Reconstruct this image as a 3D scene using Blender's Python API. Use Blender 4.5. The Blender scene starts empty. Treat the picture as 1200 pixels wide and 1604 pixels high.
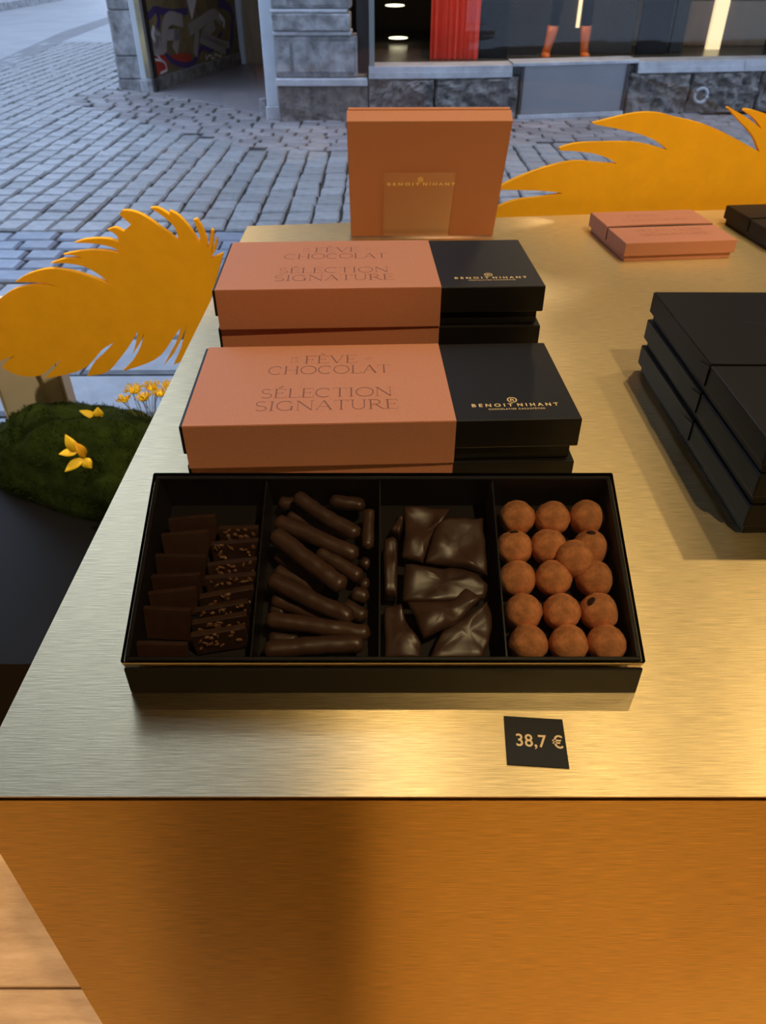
import bpy, bmesh, math, random
from mathutils import Vector, Matrix, noise
random.seed(7)
PI = math.pi
T = 0.80                      # counter top height above the shop floor; z below is measured from the counter top
scene = bpy.context.scene
COL = scene.collection

# ------------------------------------------------------------------ camera, world, lights, exposure
cam_d = bpy.data.cameras.new('camera'); cam = bpy.data.objects.new('camera', cam_d); COL.objects.link(cam)
cam_d.sensor_fit = 'VERTICAL'; cam_d.sensor_height = 36.0; cam_d.lens = 36.0*1160/1604
cam_d.clip_start = 0.01; cam_d.clip_end = 200
cam.location = (0, 0, 0.40+T); cam.rotation_euler = (PI/2-0.6479, 0, 0)
scene.camera = cam
cam_d.dof.use_dof = True; cam_d.dof.focus_distance = 0.58; cam_d.dof.aperture_fstop = 16

world = bpy.data.worlds.new('sky'); scene.world = world; world.use_nodes = True
bgn = world.node_tree.nodes['Background']
bgn.inputs[0].default_value = (0.57, 0.71, 1.0, 1); bgn.inputs[1].default_value = 5.2

def spot(name, loc, target, watts, color, size=60, blend=0.6, rad=0.035):
    l = bpy.data.lights.new(name, 'SPOT'); l.energy = watts; l.color = color
    l.spot_size = math.radians(size); l.spot_blend = blend; l.shadow_soft_size = rad
    o = bpy.data.objects.new(name, l); COL.objects.link(o)
    o.location = (loc[0], loc[1], loc[2]+T)
    d = Vector(target)-Vector(loc); o.rotation_euler = d.to_track_quat('-Z', 'Y').to_euler()
    return o
WARM = (1.0, 0.745, 0.37)
LZ = 2.38                     # height of ceiling spots and added fill spots
spot('spot_display', (0.10, 1.55, LZ), (0.05, 0.75, 0), 34, WARM, 64)
spot('spot_display', (0.90, 1.62, LZ), (0.65, 1.0, 0), 22, WARM, 72)
spot('spot_display', (1.60, 1.20, LZ), (0.15, 0.80, 0), 44, WARM, 54)  # added fill for the box tops, kept clear of the counter's glare
spot('spot_display', (-1.05, 1.46, LZ), (-0.62, 1.36, 0), 170, WARM, 26)
spot('spot_display', (0.78, 1.68, LZ), (0.78, 1.60, 0), 150, WARM, 13, 0.6)  # added to brighten the top edges of the right feather
spot('added_fill_spot', (1.15, -0.30, LZ), (0.78, 1.50, 0.08), 170, WARM, 24, 0.7)  # added fill for the right feather and pink box, no lamp known there
spot('added_fill_spot', (-1.10, -0.30, LZ), (-0.62, 1.36, -0.05), 180, WARM, 18, 0.7)  # added fill for the front of the left feather
spot('added_fill_spot', (0.10, -0.70, LZ), (0.07, 1.26, 0.12), 42, WARM, 10, 0.5)  # added narrow fill to brighten the upright copper box's front
spot('spot_room', (0.75, -0.60, LZ), (0.30, 0.60, 0), 135, WARM, 60)
spot('spot_room', (-1.20, 0.0, LZ), (-0.76, 0.12, -0.8), 300, WARM, 25, 0.35)
spot('spot_room', (0.95, -0.45, LZ), (0.80, -0.20, -0.8), 300, WARM, 33, 0.35)

vs = scene.view_settings
vs.view_transform = 'Standard'; vs.look = 'None'; vs.gamma = 1.0; vs.exposure = 0.0; vs.use_curve_mapping = False

# ------------------------------------------------------------------ helpers
def setp(o, label=None, cat=None, group=None, kind=None):
    if label: o['label'] = label
    if cat: o['category'] = cat
    if group: o['group'] = group
    if kind: o['kind'] = kind
    return o
def obj(name, bm, mat, parent=None, loc=(0,0,0), rot=(0,0,0), smooth=False, **kw):
    if isinstance(bm, bpy.types.Mesh): me = bm
    else:
        bmesh.ops.recalc_face_normals(bm, faces=bm.faces[:])
        me = bpy.data.meshes.new(name); bm.to_mesh(me); bm.free()
        if smooth:
            for p in me.polygons: p.use_smooth = True
        for m in (mat if isinstance(mat, (list, tuple)) else [mat]): me.materials.append(m)
    o = bpy.data.objects.new(name, me); COL.objects.link(o)
    o.location = loc; o.rotation_euler = rot
    if parent: o.parent = parent
    else: o.location.z += T
    return setp(o, **kw)
def empty(name, loc=(0,0,0), rot=(0,0,0), **kw):
    o = bpy.data.objects.new(name, None); COL.objects.link(o); o.empty_display_size = 0.03
    o.location = (loc[0], loc[1], loc[2]+T); o.rotation_euler = rot
    return setp(o, **kw)
def BM(): return bmesh.new()
def box(bm, x0, x1, y0, y1, z0, z1, bev=0, seg=2, M=None):
    r = bmesh.ops.create_cube(bm, size=1); vv = r['verts']
    for v in vv:
        v.co = Vector(((x0+x1)/2+v.co.x*(x1-x0), (y0+y1)/2+v.co.y*(y1-y0), (z0+z1)/2+v.co.z*(z1-z0)))
        if M: v.co = M @ v.co
    if bev:
        es = list({e for v in vv for e in v.link_edges})
        bmesh.ops.bevel(bm, geom=es, offset=bev, segments=seg, affect='EDGES', profile=0.5)
    return bm
def prism(bm, pts, d0, d1, fn):
    a = [bm.verts.new(fn(p[0], p[1], d0)) for p in pts]; b = [bm.verts.new(fn(p[0], p[1], d1)) for p in pts]
    n = len(pts)
    bm.faces.new(a); bm.faces.new(b[::-1])
    for i in range(n): bm.faces.new((a[i], b[i], b[(i+1) % n], a[(i+1) % n]))
    return bm
def tube(bm, pts, rad, n=8, cap=True):
    pts = [Vector(p) for p in pts]; rings = []
    up = Vector((0, 0, 1))
    for i, p in enumerate(pts):
        d = (pts[min(i+1, len(pts)-1)]-pts[max(i-1, 0)]).normalized()
        s = d.cross(up) if abs(d.dot(up)) < 0.95 else d.cross(Vector((1, 0, 0)))
        s.normalize(); t = s.cross(d).normalized()
        r = rad[i] if isinstance(rad, (list, tuple)) else rad
        rings.append([bm.verts.new(p+(s*math.cos(2*PI*k/n)+t*math.sin(2*PI*k/n))*r) for k in range(n)])
    for a, b in zip(rings, rings[1:]):
        for k in range(n): bm.faces.new((a[k], a[(k+1) % n], b[(k+1) % n], b[k]))
    if cap: bm.faces.new(rings[0][::-1]); bm.faces.new(rings[-1])
    return bm
def ell(bm, c, r, sub=2, M=None):
    g = bmesh.ops.create_icosphere(bm, subdivisions=sub, radius=1)
    for v in g['verts']:
        p = Vector((v.co.x*r[0], v.co.y*r[1], v.co.z*r[2]))
        if M: p = M @ p
        v.co = p+Vector(c)
    return g['verts']
def smooth_outline(pts, closed=True, lim=50, n=3):
    n0 = len(pts); P = [Vector((p[0], p[1], 0)) for p in pts]
    def turn(i):
        a = P[i]-P[i-1]; b = P[(i+1) % n0]-P[i]
        return math.degrees(a.angle(b)) if a.length > 0 and b.length > 0 else 180
    sharp = [turn(i) > lim for i in range(n0)]
    tan = []
    for i in range(n0):
        tan.append((P[(i+1) % n0]-P[i-1])*0.5)
    out = []
    for i in range(n0):
        j = (i+1) % n0; L = (P[j]-P[i]).length
        t0 = (P[j]-P[i]) if sharp[i] else tan[i].normalized()*L
        t1 = (P[j]-P[i]) if sharp[j] else tan[j].normalized()*L
        for k in range(n):
            s = k/n; h = (2*s**3-3*s*s+1, s**3-2*s*s+s, -2*s**3+3*s*s, s**3-s*s)
            q = P[i]*h[0]+t0*h[1]+P[j]*h[2]+t1*h[3]
            out.append((q.x, q.y))
    return out

# ------------------------------------------------------------------ materials
def mat(name, col, rough=0.5, metal=0.0, spec=0.5, var=0.0, vscale=30, bump=0.0, bscale=60, stretch=None, col2=None, objrand=0.0, coat=0.0, detail=4):
    m = bpy.data.materials.new(name); m.use_nodes = True; nt = m.node_tree; N = nt.nodes; L = nt.links
    b = N['Principled BSDF']; b.inputs['Base Color'].default_value = (*col, 1); b.inputs['Roughness'].default_value = rough
    b.inputs['Metallic'].default_value = metal; b.inputs['Specular IOR Level'].default_value = spec
    b.inputs['Coat Weight'].default_value = coat; b.inputs['Coat Roughness'].default_value = 0.1
    if var or bump or objrand:
        tc = N.new('ShaderNodeTexCoord'); mp = N.new('ShaderNodeMapping'); L.new(tc.outputs['Object'], mp.inputs[0])
        if stretch: mp.inputs['Scale'].default_value = stretch
    last = None
    if var:
        nz = N.new('ShaderNodeTexNoise'); nz.inputs['Scale'].default_value = vscale; nz.inputs['Detail'].default_value = detail
        nz.inputs['Roughness'].default_value = 0.65
        L.new(mp.outputs[0], nz.inputs['Vector'])
        mr = N.new('ShaderNodeMapRange'); mr.inputs[1].default_value = 0.3; mr.inputs[2].default_value = 0.7
        L.new(nz.outputs['Fac'], mr.inputs[0])
        mx = N.new('ShaderNodeMix'); mx.data_type = 'RGBA'; L.new(mr.outputs[0], mx.inputs['Factor'])
        c2 = col2 if col2 else tuple(min(1, c*(1+var)) for c in col)
        c1 = col if col2 else tuple(c*(1-var) for c in col)
        mx.inputs['A'].default_value = (*c1, 1); mx.inputs['B'].default_value = (*c2, 1)
        last = mx.outputs['Result']; L.new(last, b.inputs['Base Color'])
    if objrand:
        oi = N.new('ShaderNodeObjectInfo'); hs = N.new('ShaderNodeHueSaturation')
        mr = N.new('ShaderNodeMapRange'); mr.inputs[3].default_value = 1-objrand; mr.inputs[4].default_value = 1+objrand
        L.new(oi.outputs['Random'], mr.inputs[0]); L.new(mr.outputs[0], hs.inputs['Value'])
        if last: L.new(last, hs.inputs['Color'])
        else: hs.inputs['Color'].default_value = (*col, 1)
        L.new(hs.outputs[0], b.inputs['Base Color'])
    if bump:
        n2 = N.new('ShaderNodeTexNoise'); n2.inputs['Scale'].default_value = bscale; n2.inputs['Detail'].default_value = 5
        L.new(mp.outputs[0], n2.inputs['Vector'])
        bp = N.new('ShaderNodeBump'); bp.inputs['Strength'].default_value = bump; bp.inputs['Distance'].default_value = 0.3/bscale
        L.new(n2.outputs['Fac'], bp.inputs['Height']); L.new(bp.outputs[0], b.inputs['Normal'])
    return m
def brushed(name, col, rough, tang):
    # grooves run along X; the tangent (direction of the stretched highlight) comes from the UV map
    m = bpy.data.materials.new(name); m.use_nodes = True; nt = m.node_tree; N = nt.nodes; L = nt.links
    b = N['Principled BSDF']; b.inputs['Metallic'].default_value = 1; b.inputs['Roughness'].default_value = rough
    b.inputs['Anisotropic'].default_value = 0.8
    tg = N.new('ShaderNodeTangent'); tg.direction_type = 'UV_MAP'; tg.uv_map = 'UVMap'; L.new(tg.outputs[0], b.inputs['Tangent'])
    tc = N.new('ShaderNodeTexCoord'); mp = N.new('ShaderNodeMapping'); L.new(tc.outputs['Object'], mp.inputs[0])
    mp.inputs['Scale'].default_value = (45, 1400, 1400)
    nz = N.new('ShaderNodeTexNoise'); nz.inputs['Scale'].default_value = 1; nz.inputs['Detail'].default_value = 3
    L.new(mp.outputs[0], nz.inputs['Vector'])
    mr = N.new('ShaderNodeMapRange'); mr.inputs[1].default_value = 0.3; mr.inputs[2].default_value = 0.7; mr.inputs[3].default_value = 0.72; mr.inputs[4].default_value = 1.12
    L.new(nz.outputs['Fac'], mr.inputs[0])
    mx = N.new('ShaderNodeMix'); mx.data_type = 'RGBA'; mx.blend_type = 'MULTIPLY'; mx.inputs['Factor'].default_value = 1
    mx.inputs['A'].default_value = (*col, 1); L.new(mr.outputs[0], mx.inputs['B']); L.new(mx.outputs['Result'], b.inputs['Base Color'])
    bp = N.new('ShaderNodeBump'); bp.inputs['Strength'].default_value = 0.25; bp.inputs['Distance'].default_value = 0.0006
    L.new(nz.outputs['Fac'], bp.inputs['Height']); L.new(bp.outputs[0], b.inputs['Normal'])
    return m
def clear(name, tint=(1, 1, 1), refl=1.0, rough=0.0):
    m = bpy.data.materials.new(name); m.use_nodes = True; nt = m.node_tree; N = nt.nodes; L = nt.links
    N.remove(N['Principled BSDF']); out = N['Material Output']
    tr = N.new('ShaderNodeBsdfTransparent'); tr.inputs[0].default_value = (*tint, 1)
    gl = N.new('ShaderNodeBsdfGlossy'); gl.inputs['Roughness'].default_value = rough
    fr = N.new('ShaderNodeFresnel'); fr.inputs[0].default_value = 1.45
    mu = N.new('ShaderNodeMath'); mu.operation = 'MULTIPLY'; mu.inputs[1].default_value = refl; L.new(fr.outputs[0], mu.inputs[0])
    mx = N.new('ShaderNodeMixShader'); L.new(mu.outputs[0], mx.inputs[0]); L.new(tr.outputs[0], mx.inputs[1]); L.new(gl.outputs[0], mx.inputs[2])
    L.new(mx.outputs[0], out.inputs['Surface'])
    return m
def emis(name, col, s):
    m = bpy.data.materials.new(name); m.use_nodes = True; b = m.node_tree.nodes['Principled BSDF']
    b.inputs['Base Color'].default_value = (*col, 1); b.inputs['Emission Color'].default_value = (*col, 1); b.inputs['Emission Strength'].default_value = s
    return m
GOLD = brushed('brushed_gold', (0.73, 0.575, 0.325), 0.36, 'y')
GOLDF = brushed('brushed_gold_front', (0.95, 0.60, 0.13), 0.34, 'z')  # same metal as the top; the floor's orange reflection is put into its colour
BLOCKM = mat('dark_blocker', (0.20, 0.11, 0.05), 0.6)  # for the unseen block added to darken the front panel
SEAM = mat('seam_black', (0.01, 0.008, 0.006), 0.6)
COPPER = mat('copper_paper', (0.585, 0.236, 0.130), 0.62, var=0.10, vscale=900, bump=0.08, bscale=700)
PINK = mat('pink_copper_paper', (0.46, 0.186, 0.122), 0.6, var=0.08, vscale=900, bump=0.06, bscale=700)
BLACK = mat('black_card', (0.009, 0.0075, 0.0065), 0.5, spec=0.25, var=0.15, vscale=600, bump=0.08, bscale=500)
BLACKG = mat('black_gloss_card', (0.010, 0.008, 0.007), 0.28)
INNER = mat('black_inner_card', (0.006, 0.0045, 0.0035), 0.5, spec=0.25)
INK = mat('brown_ink', (0.25, 0.092, 0.058), 0.6)
EMBP = mat('pink_emboss', (0.25, 0.095, 0.058), 0.5)
EMBB = mat('black_emboss', (0.024, 0.02, 0.018), 0.3)
FOILM = mat('gold_foil_bright', (0.95, 0.70, 0.30), 0.45, metal=0.9)
FOIL = mat('gold_foil', (0.90, 0.66, 0.30), 0.4, metal=0.1)
TAGINK = mat('tag_ink', (0.80, 0.58, 0.30), 0.6)
CHOC = mat('dark_chocolate', (0.042, 0.018, 0.0105), 0.38, var=0.25, vscale=120, bump=0.12, bscale=160, objrand=0.15)
CHOCS = mat('satin_chocolate', (0.058, 0.026, 0.016), 0.40, var=0.2, vscale=60, bump=0.05, bscale=90, objrand=0.15)
NIB = mat('cocoa_nib', (0.16, 0.07, 0.03), 0.5, var=0.5, vscale=300)
COCOA = mat('cocoa_powder', (0.58, 0.235, 0.10), 1.0, spec=0.1, var=0.35, vscale=110, bump=0.5, bscale=350, objrand=0.08)
COCOAD = mat('bare_truffle_chocolate', (0.03, 0.012, 0.008), 0.5)
LID = clear('clear_lid', (0.97, 0.97, 0.97), 1.0, 0.02)
ACRY = clear('clear_acrylic', (0.995, 0.99, 0.985), 0.3, 0.02)
RIMREFL = mat('painted_gold_reflection', (0.80, 0.55, 0.22), 0.3, metal=0.35)  # counter's gold reflection in the lid front, put into a plain colour
GLASS = clear('window_glass', (0.93, 0.95, 0.96), 0.9)
GLASS2 = clear('shop_glass', (0.92, 0.93, 0.93), 0.2)
YEL = mat('yellow_felt', (0.92, 0.52, 0.02), 0.75, spec=0.2, var=0.06, vscale=25, bump=0.05, bscale=200)
PETAL = mat('yellow_petal', (0.86, 0.60, 0.03), 0.6)
PETAL2 = mat('orange_yellow_petal', (0.80, 0.42, 0.02), 0.6)
BLOOM = mat('yellow_bloom', (0.85, 0.58, 0.02), 0.7, var=0.3, vscale=300)
STEM = mat('stem_green', (0.11, 0.11, 0.03), 0.7)
MOSS = mat('moss', (0.006, 0.012, 0.002), 0.95, spec=0.1, var=0.4, vscale=25, col2=(0.018, 0.032, 0.005), bump=0.6, bscale=60)
MOSSB = mat('moss_blade', (0.017, 0.033, 0.005), 0.9, spec=0.1)
WHITEB = mat('off_white_board', (0.68, 0.65, 0.64), 0.7, var=0.05, vscale=8)
PLAT = mat('black_lacquer_platform', (0.003, 0.003, 0.004), 0.5, spec=0.12)
WOOD = mat('worn_oak_floor', (0.36, 0.205, 0.115), 0.55, var=0.3, vscale=3, stretch=(2.2, 11, 11), col2=(0.60, 0.39, 0.245), bump=0.15, bscale=30, objrand=0.1, detail=8)
DARKWOOD = mat('floor_gap', (0.03, 0.017, 0.01), 0.9)
WALLI = mat('shop_plaster', (0.22, 0.15, 0.10), 0.9, var=0.05, vscale=3)
CEIL = mat('shop_ceiling', (0.22, 0.18, 0.15), 0.9, var=0.03, vscale=3)
SETT = mat('blue_grey_sett', (0.130, 0.131, 0.132), 0.5, var=0.2, vscale=14, col2=(0.225, 0.226, 0.225), bump=0.35, bscale=45, objrand=0.16)
SETTD = mat('dark_gutter_sett', (0.10, 0.12, 0.15), 0.5, var=0.2, vscale=14, col2=(0.17, 0.19, 0.23), bump=0.35, bscale=45, objrand=0.2)
SETTB = mat('brown_pavement_sett', (0.10, 0.088, 0.088), 0.6, var=0.3, vscale=9, col2=(0.20, 0.185, 0.185), bump=0.35, bscale=40, objrand=0.25)
SLAB = mat('pale_pavement_slab', (0.16, 0.165, 0.175), 0.6, var=0.2, vscale=7, col2=(0.25, 0.255, 0.265), bump=0.3, bscale=40, objrand=0.08)
MORT = mat('dark_joint', (0.020, 0.019, 0.020), 0.9, var=0.3, vscale=10)
ROAD = mat('pale_road', (0.17, 0.172, 0.178), 0.5, var=0.2, vscale=1.5, col2=(0.24, 0.242, 0.246))
ROADD = mat('dark_gutter_strip', (0.10, 0.10, 0.105), 0.6, var=0.3, vscale=3)
nt = YEL.node_tree; tl = nt.nodes.new('ShaderNodeBsdfTranslucent'); tl.inputs[0].default_value = (0.9, 0.42, 0.02, 1)
mxs = nt.nodes.new('ShaderNodeMixShader'); mxs.inputs[0].default_value = 0.22
nt.links.new(nt.nodes['Principled BSDF'].outputs[0], mxs.inputs[1]); nt.links.new(tl.outputs[0], mxs.inputs[2]); nt.links.new(mxs.outputs[0], nt.nodes['Material Output'].inputs['Surface'])
STONE = mat('weathered_bluestone', (0.085, 0.082, 0.08), 0.75, var=0.5, vscale=7, col2=(0.36, 0.36, 0.365), bump=0.5, bscale=22)
STONEL = mat('pale_ledge_stone', (0.36, 0.365, 0.38), 0.7, var=0.25, vscale=6, bump=0.25, bscale=25)
ROCK = mat('rock_faced_plinth', (0.050, 0.045, 0.042), 0.85, var=0.5, vscale=12, col2=(0.20, 0.18, 0.165), bump=1.0, bscale=22)
FACADE = mat('brown_brick_facade', (0.10, 0.070, 0.052), 0.85, var=0.2, vscale=1)
POST = mat('pale_blue_paint', (0.44, 0.48, 0.52), 0.45, var=0.08, vscale=8)
GREYP = mat('grey_metal_panel', (0.16, 0.165, 0.175), 0.5, var=0.06, vscale=3)
FRAME = mat('grey_green_frame', (0.16, 0.17, 0.16), 0.5)
DARKB = mat('dark_brown_paint', (0.018, 0.012, 0.010), 0.5)
TANW = mat('tan_wood_door', (0.26, 0.17, 0.085), 0.6, var=0.2, vscale=4, stretch=(3, 3, 0.6))
BOARD = mat('painted_board', (0.11, 0.085, 0.055), 0.6, var=0.5, vscale=3, col2=(0.32, 0.25, 0.11))
PURP = mat('spray_purple', (0.07, 0.045, 0.20), 0.6)
GREYS = mat('spray_grey', (0.42, 0.38, 0.38), 0.6)
REDS = mat('spray_red', (0.50, 0.05, 0.03), 0.6)
WHS = mat('spray_white', (0.8, 0.78, 0.85), 0.6)
RECF = mat('recess_floor', (0.17, 0.155, 0.165), 0.45, var=0.15, vscale=3)
REDC = mat('red_banner', (0.70, 0.045, 0.016), 0.6, var=0.15, vscale=3)
SHOPB = mat('shop_black', (0.005, 0.0045, 0.004), 0.6, spec=0.2)
SHOPG = mat('shop_grey', (0.034, 0.028, 0.020), 0.5, spec=0.2)
SHOPF = mat('shop_floor', (0.07, 0.065, 0.055), 0.25)
BOOT = mat('orange_leather', (0.62, 0.13, 0.02), 0.3)
LITW = emis('warm_light', (1.0, 0.74, 0.38), 1.3)
LITS = emis('ceiling_glow', (1.0, 0.85, 0.55), 5)

# ------------------------------------------------------------------ shop shell
WS = 0.1177                                   # slant of the shop front
def wy(x, off=0.0): return 1.3945+(x+0.245)*WS+off      # y of the counter's back edge, plus offset
GOFF = 0.25
bm = BM(); box(bm, -2.4, 2.6, -3.5, 1.75, -0.86, -0.822); fl = obj('floor', bm, DARKWOOD, kind='structure')
k = 0; y = -3.5
pm = {}
while y < 1.2:
    x = -2.4-random.random()*1.2
    while x < 2.6:
        ln = random.choice((1.6, 1.9, 2.2))
        if ln not in pm:
            b = BM(); box(b, 0, ln-0.003, 0, 0.216, -0.022, 0, 0.0015, 1)
            me = bpy.data.meshes.new('plank'); b.to_mesh(me); b.free(); me.materials.append(WOOD); pm[ln] = me
        if x+ln > -2.4:
            obj('plank', pm[ln], None, fl, (x, y, -0.80))
        x += ln
    y += 0.219
bm = BM(); box(bm, -2.5, 2.7, -3.6, 2.0, 2.45, 2.55); obj('ceiling', bm, CEIL, kind='structure')
bm = BM(); box(bm, -2.5, -2.4, -3.6, 1.35, -0.84, 2.45); obj('wall_left', bm, WALLI, kind='structure')
bm = BM(); box(bm, 2.6, 2.7, -3.6, 1.9, -0.84, 2.45); obj('wall_right', bm, WALLI, kind='structure')
bm = BM(); box(bm, -2.5, 2.7, -3.6, -3.5, -0.84, 2.45); obj('wall_back', bm, WALLI, kind='structure')
bm = BM(); prism(bm, [(-22, 2.62), (22, 2.62), (22, 11), (-22, 11)], -5.5, GOFF+.12, lambda a, z, d: Vector((a, 1.42+d+max(-.6, min(.6, (a)*WS)), z))); obj('wall_street_front', bm, FACADE, kind='structure')
# shop window pane (thin glass) with head rail, slanting like the counter's back edge
def slant(a, z, d):          # a = x, d = offset beyond the counter's back edge
    return Vector((a, wy(a, d), z))
bm = BM(); prism(bm, [(-2.4, -0.60), (2.6, -0.60), (2.6, 2.38), (-2.4, 2.38)], GOFF, GOFF+0.008, slant)
win = obj('window_1', bm, GLASS, kind='structure')
bm = BM(); prism(bm, [(-2.5, 2.38), (2.7, 2.38), (2.7, 2.6), (-2.5, 2.6)], GOFF-0.02, GOFF+0.10, slant); obj('window_frame', bm, DARKB, win)
bm = BM(); prism(bm, [(-2.5, -0.86), (2.7, -0.86), (2.7, -0.60), (-2.5, -0.60)], GOFF-0.02, GOFF+0.10, slant); obj('window_sill', bm, DARKB, win)
# low black window platform behind and beside the counter
bm = BM()
prism(bm, [(-2.4, 0.834), (-0.252, 0.834), (-0.252, 1.44), (2.0, 1.70), (2.0, wy(2.0, GOFF-0.022)), (-2.4, wy(-2.4, GOFF-0.022))], -0.80, -0.55, lambda a, b, d: Vector((a, b, d)))
obj('window_platform', bm, PLAT, label='low black lacquered platform beside the counter under the moss', cat='platform')

# unseen dark block added before the counter to darken the front panel's reflection
pd = empty('reflection_blocker', (-.15, -.16, -.80), label='unseen dark block added before the counter to darken its front reflection', cat='blocker')
bm = BM(); box(bm, -.13, .13, -.18, .17, 0, .60, .004); obj('column', bm, BLOCKM, pd)
bm = BM(); box(bm, -.14, .14, -.19, .18, .601, .625, .004); obj('top_board', bm, BLOCKM, pd)

# ------------------------------------------------------------------ gold counter
ct = empty('gold_counter', (0.5, 0.75, -0.80), label='large brushed gold metal display counter holding the chocolate boxes', cat='counter')
def uvmesh(bm, fu):
    uv = bm.loops.layers.uv.new('UVMap')
    for f in bm.faces:
        for l in f.loops: l[uv].uv = fu(l.vert.co)
CO = Vector((0.5, 0.75, -0.80))
def cpart(name, pts, z0, z1, m, fu):
    bm = BM(); prism(bm, pts, z0, z1, lambda a, b, d: Vector((a, b, d))-CO)
    bmesh.ops.recalc_face_normals(bm, faces=bm.faces[:]); uvmesh(bm, fu)
    return obj(name, bm, m, ct)
XL, YF = -0.2476, 0.2486
XR = 1.5
cpart('top_panel', [(XL, YF), (XR, YF), (XR, wy(XR)), (XL, wy(XL))], -0.0012, 0, GOLD, lambda c: (c.y, c.x))
cpart('seam_strip', [(XL+.003, YF+.003), (XR-.003, YF+.003), (XR-.003, wy(XR)-.005), (XL+.003, wy(XL)-.003)], -0.0045, -0.0012, SEAM, lambda c: (c.y, c.x))
cpart('front_panel', [(XL, YF), (XR, YF), (XR, YF+.004), (XL, YF+.004)], -0.795, -0.0045, GOLDF, lambda c: (c.z, c.x))
cpart('side_panel', [(XL, YF+.0045), (XL+.004, YF+.0045), (XL+.004, wy(XL)), (XL, wy(XL))], -0.795, -0.0045, GOLDF, lambda c: (c.z, c.y))
cpart('side_panel', [(XR-.004, YF+.0045), (XR, YF+.0045), (XR, wy(XR)), (XR-.004, wy(XR))], -0.795, -0.0045, GOLDF, lambda c: (c.z, c.y))
cpart('back_panel', [(XL+.0045, wy(XL)-.004), (XR-.0045, wy(XR)-.004), (XR-.0045, wy(XR)), (XL+.0045, wy(XL))], -0.795, -0.0045, GOLDF, lambda c: (c.z, c.x))

# ------------------------------------------------------------------ lettering
def arc(cx, cy, rx, ry, a0, a1, n=18):
    return [(cx+rx*math.cos(math.radians(a0+(a1-a0)*i/n)), cy+ry*math.sin(math.radians(a0+(a1-a0)*i/n))) for i in range(n+1)]
K, k_ = 0.085, 0.035      # thick and thin strokes
def ser(x, y, w=0.13): return ([(x-w, y), (x+w, y)], k_)
GL = {
 'I': (0.42, [([(.21, 0), (.21, 1)], K), ser(.21, 0), ser(.21, 1)]),
 'F': (0.78, [([(.18, 0), (.18, 1)], K), ser(.18, 0), ([(.05, 1), (.72, 1), (.74, .82)], k_), ([(.18, .52), (.56, .52)], k_), ([(.56, .43), (.56, .61)], k_)]),
 'E': (0.82, [([(.18, 0), (.18, 1)], K), ([(.05, 1), (.72, 1), (.74, .82)], k_), ([(.18, .52), (.58, .52)], k_), ([(.58, .43), (.58, .61)], k_), ([(.05, 0), (.74, 0), (.78, .2)], k_)]),
 'V': (0.95, [([(.1, 1), (.48, 0)], K), ([(.48, 0), (.84, 1)], k_), ser(.1, 1, .1), ser(.84, 1, .1)]),
 'C': (1.02, [(arc(.54, .5, .46, .5, 50, 310), K*.8), ([(.84, .72), (.84, .93)], k_)]),
 'G': (1.08, [(arc(.54, .5, .46, .5, 50, 318), K*.8), ([(.9, .02), (.9, .42)], K), ser(.9, .42, .12), ([(.84, .72), (.84, .93)], k_)]),
 'H': (1.1, [([(.18, 0), (.18, 1)], K), ([(.92, 0), (.92, 1)], K), ([(.18, .5), (.92, .5)], k_), ser(.18, 0), ser(.18, 1), ser(.92, 0), ser(.92, 1)]),
 'O': (1.16, [(arc(.58, .5, .5, .5, 0, 360, 28), K*.75)]),
 'L': (0.78, [([(.18, 0), (.18, 1)], K), ser(.18, 1), ([(.05, 0), (.7, 0), (.75, .22)], k_)]),
 'A': (1.0, [([(.1, 0), (.5, 1)], k_), ([(.5, 1), (.9, 0)], K), ([(.24, .35), (.76, .35)], k_), ser(.1, 0, .1), ser(.9, 0, .1)]),
 'T': (0.92, [([(.46, 0), (.46, 1)], K), ser(.46, 0), ([(.06, .8), (.08, 1), (.84, 1), (.86, .8)], k_)]),
 'S': (0.76, [(arc(.38, .75, .27, .25, 40, 250, 14)+arc(.38, .25, .3, .25, 75, -150, 16), K*.7)]),
 'N': (1.1, [([(.16, 0), (.16, 1)], k_), ([(.92, 0), (.92, 1)], k_), ([(.16, 1), (.92, 0)], K), ser(.16, 0), ser(.12, 1, .1), ser(.92, 1)]),
 'U': (1.0, [([(.17, 1), (.17, .35)]+arc(.5, .33, .33, .33, 180, 360, 14)+[(.83, 1)], K*.7), ser(.17, 1), ser(.83, 1)]),
 'R': (0.95, [([(.18, 0), (.18, 1)], K), ser(.18, 0), ([(.05, 1), (.45, 1)]+arc(.45, .75, .25, .25, 90, -90, 12)+[(.18, .5)], k_*1.5), ([(.45, .5), (.85, 0), (.97, 0)], K*.8)]),
 'D': (1.0, [([(.18, 0), (.18, 1)], K), ([(.05, 1), (.45, 1)]+arc(.45, .5, .45, .5, 90, -90, 16)+[(.05, 0)], k_*1.6)]),
}
def stroke(bm, pts, w, fn):
    P = [Vector((p[0], p[1])) for p in pts]; L = []
    for i, p in enumerate(P):
        d = P[min(i+1, len(P)-1)]-P[max(i-1, 0)]
        if d.length < 1e-9: d = Vector((1, 0))
        d.normalize(); n = Vector((-d.y, d.x))*w/2
        L.append((bm.verts.new(fn(p.x+n.x, p.y+n.y)), bm.verts.new(fn(p.x-n.x, p.y-n.y))))
    for a, b in zip(L, L[1:]): bm.faces.new((a[0], a[1], b[1], b[0]))
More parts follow.
